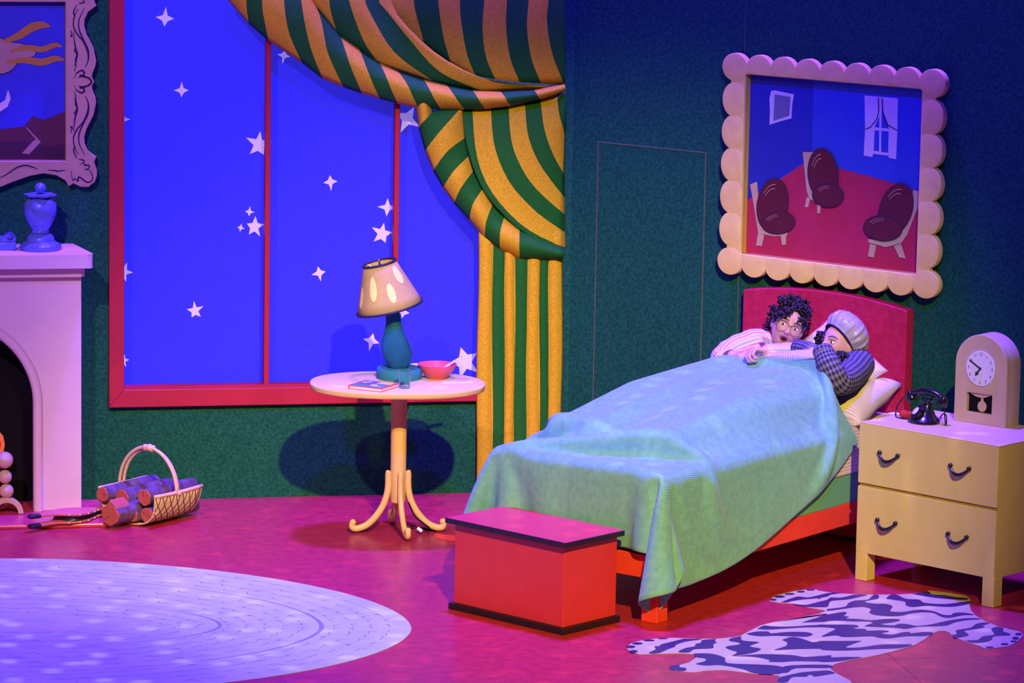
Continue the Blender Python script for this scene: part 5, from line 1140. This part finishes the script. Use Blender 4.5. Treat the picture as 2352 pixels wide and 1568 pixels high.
# ================================================================== RUGS PAINTED FLAT ON THE FLOOR
rgc = np.array([-2.2, 16.58, 0]); RA, RBm, RN_ = 1.785, 1.27, 1.85
def rp(off, a): return (rgc[0]+(abs(cos(a))**(2/RN_))*np.sign(cos(a))*(RA-off), rgc[1]+(abs(sin(a))**(2/RN_))*np.sign(sin(a))*(RBm-off))
AR = np.linspace(0, 2*pi, 180, endpoint=False); fz = lambda u_, v_, h: np.array([u_, v_, h])
rug = thing('oval_rug', 'large pale lilac oval braided rug on the crimson floor', 'rug', rgc)
build('rug_ground', B().cut([[rp(0, a) for a in AR]], fz, .0003, .0028, .0006), M['rug'], rug)
for off, wd_ in ((.39, .020), (.83, .018)):
    b = B(); b.loft([[fz(*rp(off-wd_*(.25+.75*abs(cos(a))**6)*.5, a), .0030) for a in AR], [fz(*rp(off+wd_*(.25+.75*abs(cos(a))**6)*.5, a), .0030) for a in AR]], cu=True); build('braid_ring', b, M['rugdk'], rug)
b = B(); rg = np.random.default_rng(9)
def stroke(P, w0, w1):
    L_, R_ = [], []; n = len(P)
    for i in range(n):
        t = np.array(P[min(i+1, n-1)])-np.array(P[max(i-1, 0)]); t /= np.linalg.norm(t)+1e-9; nn = np.array([-t[1], t[0]]); w_ = w0+(w1-w0)*i/(n-1); L_.append(fz(*(np.array(P[i])+nn*w_), .0032)); R_.append(fz(*(np.array(P[i])-nn*w_), .0032))
    b.loft([L_, R_])
for off in (.09, .17, .25, .33, .47, .55, .63, .71, .79, .92, 1.0, 1.08):
    a = -1.75+rg.uniform(0, .1)
    while a < 1.75:
        sp_ = .075/max(.3, RA-off)*rg.uniform(.7, 1.35); k_ = 1 if abs(a) < .9 else 1.0
        q = [rp(off+.002*i, a+sp_*1.0*i/4) for i in range(5)]; stroke(q, .0008, .0022)
        e_ = np.array(rp(off, a+sp_)); sd = 1 if rg.uniform() < .5 else -1; r_ = np.array(rp(off+sd*rg.uniform(.02, .034), a+sp_*rg.uniform(1.1, 1.5))); stroke([e_, e_*.5+r_*.5, r_], .0020, .0006)
        if rg.uniform() < .22: r2 = np.array(rp(off+.03, a+sp_*.7)); stroke([e_, r2], .0018, .0006)
        a += sp_*rg.uniform(1.3, 2.4)
build('stitch_mark', b, M['rugln'], rug, kind='stuff')
# ---- zebra skin
cA = lambda x, y: tuple(onz(1420+.20408*x, 1340+.20408*y)[:2]); cB = lambda x, y: tuple(onz(1880+.20068*x, 1340+.20068*y)[:2])
zo = [cA(*q) for q in ((100, 735), (90, 715), (160, 668), (280, 640), (430, 622), (600, 614), (900, 625), (1100, 625), (1260, 612), (1380, 590), (1480, 535), (1600, 475), (1740, 440), (1900, 410), (2100, 375), (2250, 345), (2330, 315), (2320, 302), (2200, 280), (2050, 255), (1950, 225), (1790, 214), (1700, 196), (1730, 168), (1760, 140), (1880, 110), (2010, 84), (2120, 70), (2230, 70))]
zo += [cB(*q) for q in ((0, 85), (200, 115), (420, 125), (620, 130), (900, 130), (1070, 120), (1250, 95), (1270, 83), (1500, 110), (1690, 145), (1742, 190), (1728, 250), (1745, 310), (1800, 370), (1900, 430), (2050, 490), (2180, 525), (2310, 555), (2345, 590), (2300, 645), (2240, 690), (2170, 722), (2000, 745), (1890, 745), (1850, 720), (1760, 690), (1640, 650), (1540, 610), (1490, 560), (1440, 542), (1380, 545), (1300, 575), (1220, 640), (1100, 705), (980, 745), (850, 780), (680, 820), (500, 855), (330, 885), (200, 920), (150, 950), (140, 980), (200, 1030), (300, 1080), (365, 1115), (420, 1200), (250, 1290), (-200, 1300), (-420, 1200))]
zo += [cA(*q) for q in ((1790, 1117), (1820, 1042), (1700, 1020), (1540, 1018), (1400, 1000), (1200, 975), (1000, 980), (880, 1000), (760, 995), (640, 985), (565, 962), (600, 930), (700, 918), (800, 890), (870, 840), (880, 815), (840, 795), (700, 785), (500, 790), (380, 795), (230, 797), (130, 765))]
zeb = thing('zebra_rug', 'navy and lilac striped zebra skin rug painted flat before the dresser', 'rug', onz(1900, 1450))
build('skin_ground', B().cut([zo], fz, .0003, .0026, .0005), M['zeb'], zeb)
ZA = [[(740, 625), (620, 655), (480, 690), (470, 705), (405, 715), (420, 745), (340, 790), (450, 790), (560, 745), (640, 715), (650, 695), (760, 660), (950, 630)],
 [(1100, 627), (950, 640), (930, 670), (870, 685), (860, 710), (760, 730), (680, 765), (690, 780), (800, 780), (860, 745), (1060, 735), (1070, 690), (1110, 670), (1090, 655)],
 [(1385, 595), (1270, 620), (1250, 650), (1350, 670), (1360, 690), (1210, 715), (1250, 750), (1340, 780), (1280, 822), (1500, 790), (1610, 740), (1480, 710), (1590, 665), (1400, 645)],
 [(850, 792), (875, 835), (980, 850), (970, 880), (870, 910), (1000, 930), (1150, 925), (1400, 970), (1530, 1015), (1800, 1025), (1900, 970), (1780, 930), (1560, 915), (1230, 900), (1200, 840), (1080, 800), (980, 790)],
 [(1440, 568), (1560, 545), (1690, 545), (1720, 565), (1900, 550), (2100, 550), (2190, 575), (2120, 605), (1950, 600), (1780, 595), (1600, 600), (1480, 585)],
 [(1840, 640), (1950, 606), (2050, 620), (2140, 650), (2200, 665), (2352, 650), (2352, 735), (2200, 740), (1980, 745), (1750, 755), (1880, 710), (1900, 670)],
 [(1560, 515), (1640, 478), (1720, 485), (1900, 490), (2150, 475), (2360, 470), (2360, 495), (2100, 500), (1850, 515), (1680, 525)], [(1760, 440), (1950, 404), (2150, 370), (2330, 365), (2330, 342), (2100, 380), (1900, 414)],
 [(2060, 445), (2200, 400), (2360, 365), (2360, 430), (2200, 440)], [(1290, 825), (1500, 830), (1700, 865), (1690, 885), (1850, 890), (2000, 880), (2360, 880), (2360, 820), (2100, 830), (1950, 810), (1600, 800)],
 [(1820, 1060), (1940, 1030), (2100, 1000), (2360, 985), (2360, 1030), (2150, 1035), (2120, 1055), (1960, 1060), (1900, 1117), (1794, 1117), (1800, 1080)], [(1800, 960), (1950, 925), (2360, 920), (2360, 955), (2000, 960), (1900, 1010), (1780, 1000)],
 [(1830, 215), (1950, 170), (2030, 150), (2150, 160), (2360, 112), (2360, 150), (2200, 175), (2080, 185), (1950, 205), (1900, 220)], [(1940, 230), (2100, 245), (2180, 230), (2280, 205), (2360, 200), (2360, 264), (2250, 272), (2100, 266)], [(565, 962), (600, 930), (690, 920), (690, 945), (760, 955), (750, 990), (640, 985)]]
ZB = [[(0, 160), (120, 112), (260, 115), (100, 140), (0, 185)], [(0, 215), (100, 190), (140, 165), (270, 165), (420, 130), (560, 135), (450, 165), (320, 190), (150, 205), (110, 240), (0, 275)],
 [(100, 297), (300, 270), (340, 230), (420, 200), (560, 190), (610, 150), (640, 132), (690, 140), (680, 180), (600, 195), (530, 215), (640, 235), (780, 240), (850, 270), (820, 320), (950, 330), (1100, 310), (1200, 305), (1330, 325), (1420, 360), (1510, 365), (1560, 340), (1680, 340), (1790, 365), (1650, 370), (1500, 400), (1400, 385), (1320, 345), (1200, 335), (1050, 350), (950, 375), (800, 380), (640, 365), (580, 335), (600, 300), (520, 275), (400, 280), (330, 290), (110, 318)],
 [(770, 180), (820, 135), (900, 135), (1000, 180), (1150, 190), (1210, 225), (1400, 240), (1550, 230), (1725, 208), (1725, 235), (1560, 270), (1400, 270), (1250, 260), (1080, 275), (1000, 255), (990, 215), (880, 195)],
 [(1070, 125), (1250, 98), (1300, 130), (1450, 140), (1560, 160), (1700, 170), (1690, 192), (1500, 185), (1300, 165), (1150, 140)], [(0, 385), (150, 350), (300, 330), (320, 350), (290, 375), (350, 385), (320, 405), (450, 410), (600, 425), (760, 410), (900, 410), (930, 430), (820, 455), (710, 470), (860, 485), (920, 465), (1020, 470), (1130, 490), (1300, 470), (1480, 430), (1650, 405), (1800, 400), (1860, 415), (1700, 425), (1550, 455), (1450, 490), (1150, 500), (1000, 525), (860, 510), (560, 500), (540, 485), (620, 455), (560, 440), (400, 440), (200, 430), (0, 440)],
 [(0, 475), (300, 475), (430, 480), (460, 500), (400, 520), (530, 525), (560, 545), (700, 540), (790, 545), (800, 560), (720, 575), (850, 590), (950, 565), (1040, 560), (1060, 575), (1200, 560), (1310, 566), (1240, 606), (1000, 610), (800, 635), (680, 625), (600, 610), (300, 620), (200, 600), (30, 615), (130, 560), (190, 520), (0, 500)],
 [(0, 662), (280, 662), (490, 662), (420, 690), (310, 735), (480, 735), (700, 705), (900, 700), (1080, 705), (940, 745), (700, 755), (300, 775), (30, 765), (80, 740), (0, 745)], [(0, 840), (140, 825), (150, 850), (300, 845), (500, 850), (330, 882), (200, 900), (0, 900)], [(-40, 940), (140, 940), (140, 970), (-40, 970)], [(-60, 1010), (100, 1000), (190, 1030), (100, 1050), (-60, 1070)],
 [(1530, 590), (1580, 585), (1570, 545), (1620, 530), (1740, 510), (1800, 470), (1900, 450), (1960, 460), (1880, 490), (1900, 510), (1750, 535), (1670, 550), (1720, 600), (1560, 630)], [(1680, 655), (1820, 650), (1880, 610), (2010, 590), (1980, 540), (1990, 515), (2060, 500), (2120, 520), (2110, 550), (2190, 580), (2180, 600), (2010, 610), (1980, 650), (1900, 680), (1760, 685)]]
for f_z, L_ in ((cA, ZA), (cB, ZB)):
    for lp in L_:
        P = cr([np.array(f_z(*q)) for q in lp+lp[:1]], 3)[:-1]; build('stripe', B().flat([tuple(p) for p in P], fz, .0028+len(bpy.data.objects)%60*.00001), M['zebd'], zeb)
for f_z, L_ in ((cA, ((170, 770, 50, 16), (140, 718, 52, 16), (215, 680, 60, 14), (345, 645, 65, 11), (500, 625, 55, 7), (1745, 188, 40, 11), (1815, 153, 62, 13), (1930, 123, 58, 10), (2055, 97, 48, 11), (2165, 78, 52, 7))), (cB, ((2290, 585, 42, 15), (2255, 632, 40, 18), (2232, 668, 36, 12), (2130, 700, 46, 13), (1960, 735, 46, 9)))):
    for x, y, rx2, ry2 in L_: build('toe', B().flat([f_z(x+rx2*cos(a), y+ry2*sin(a)) for a in np.linspace(0, 2*pi, 18, endpoint=False)], fz, .0033), M['zebt'], zeb)
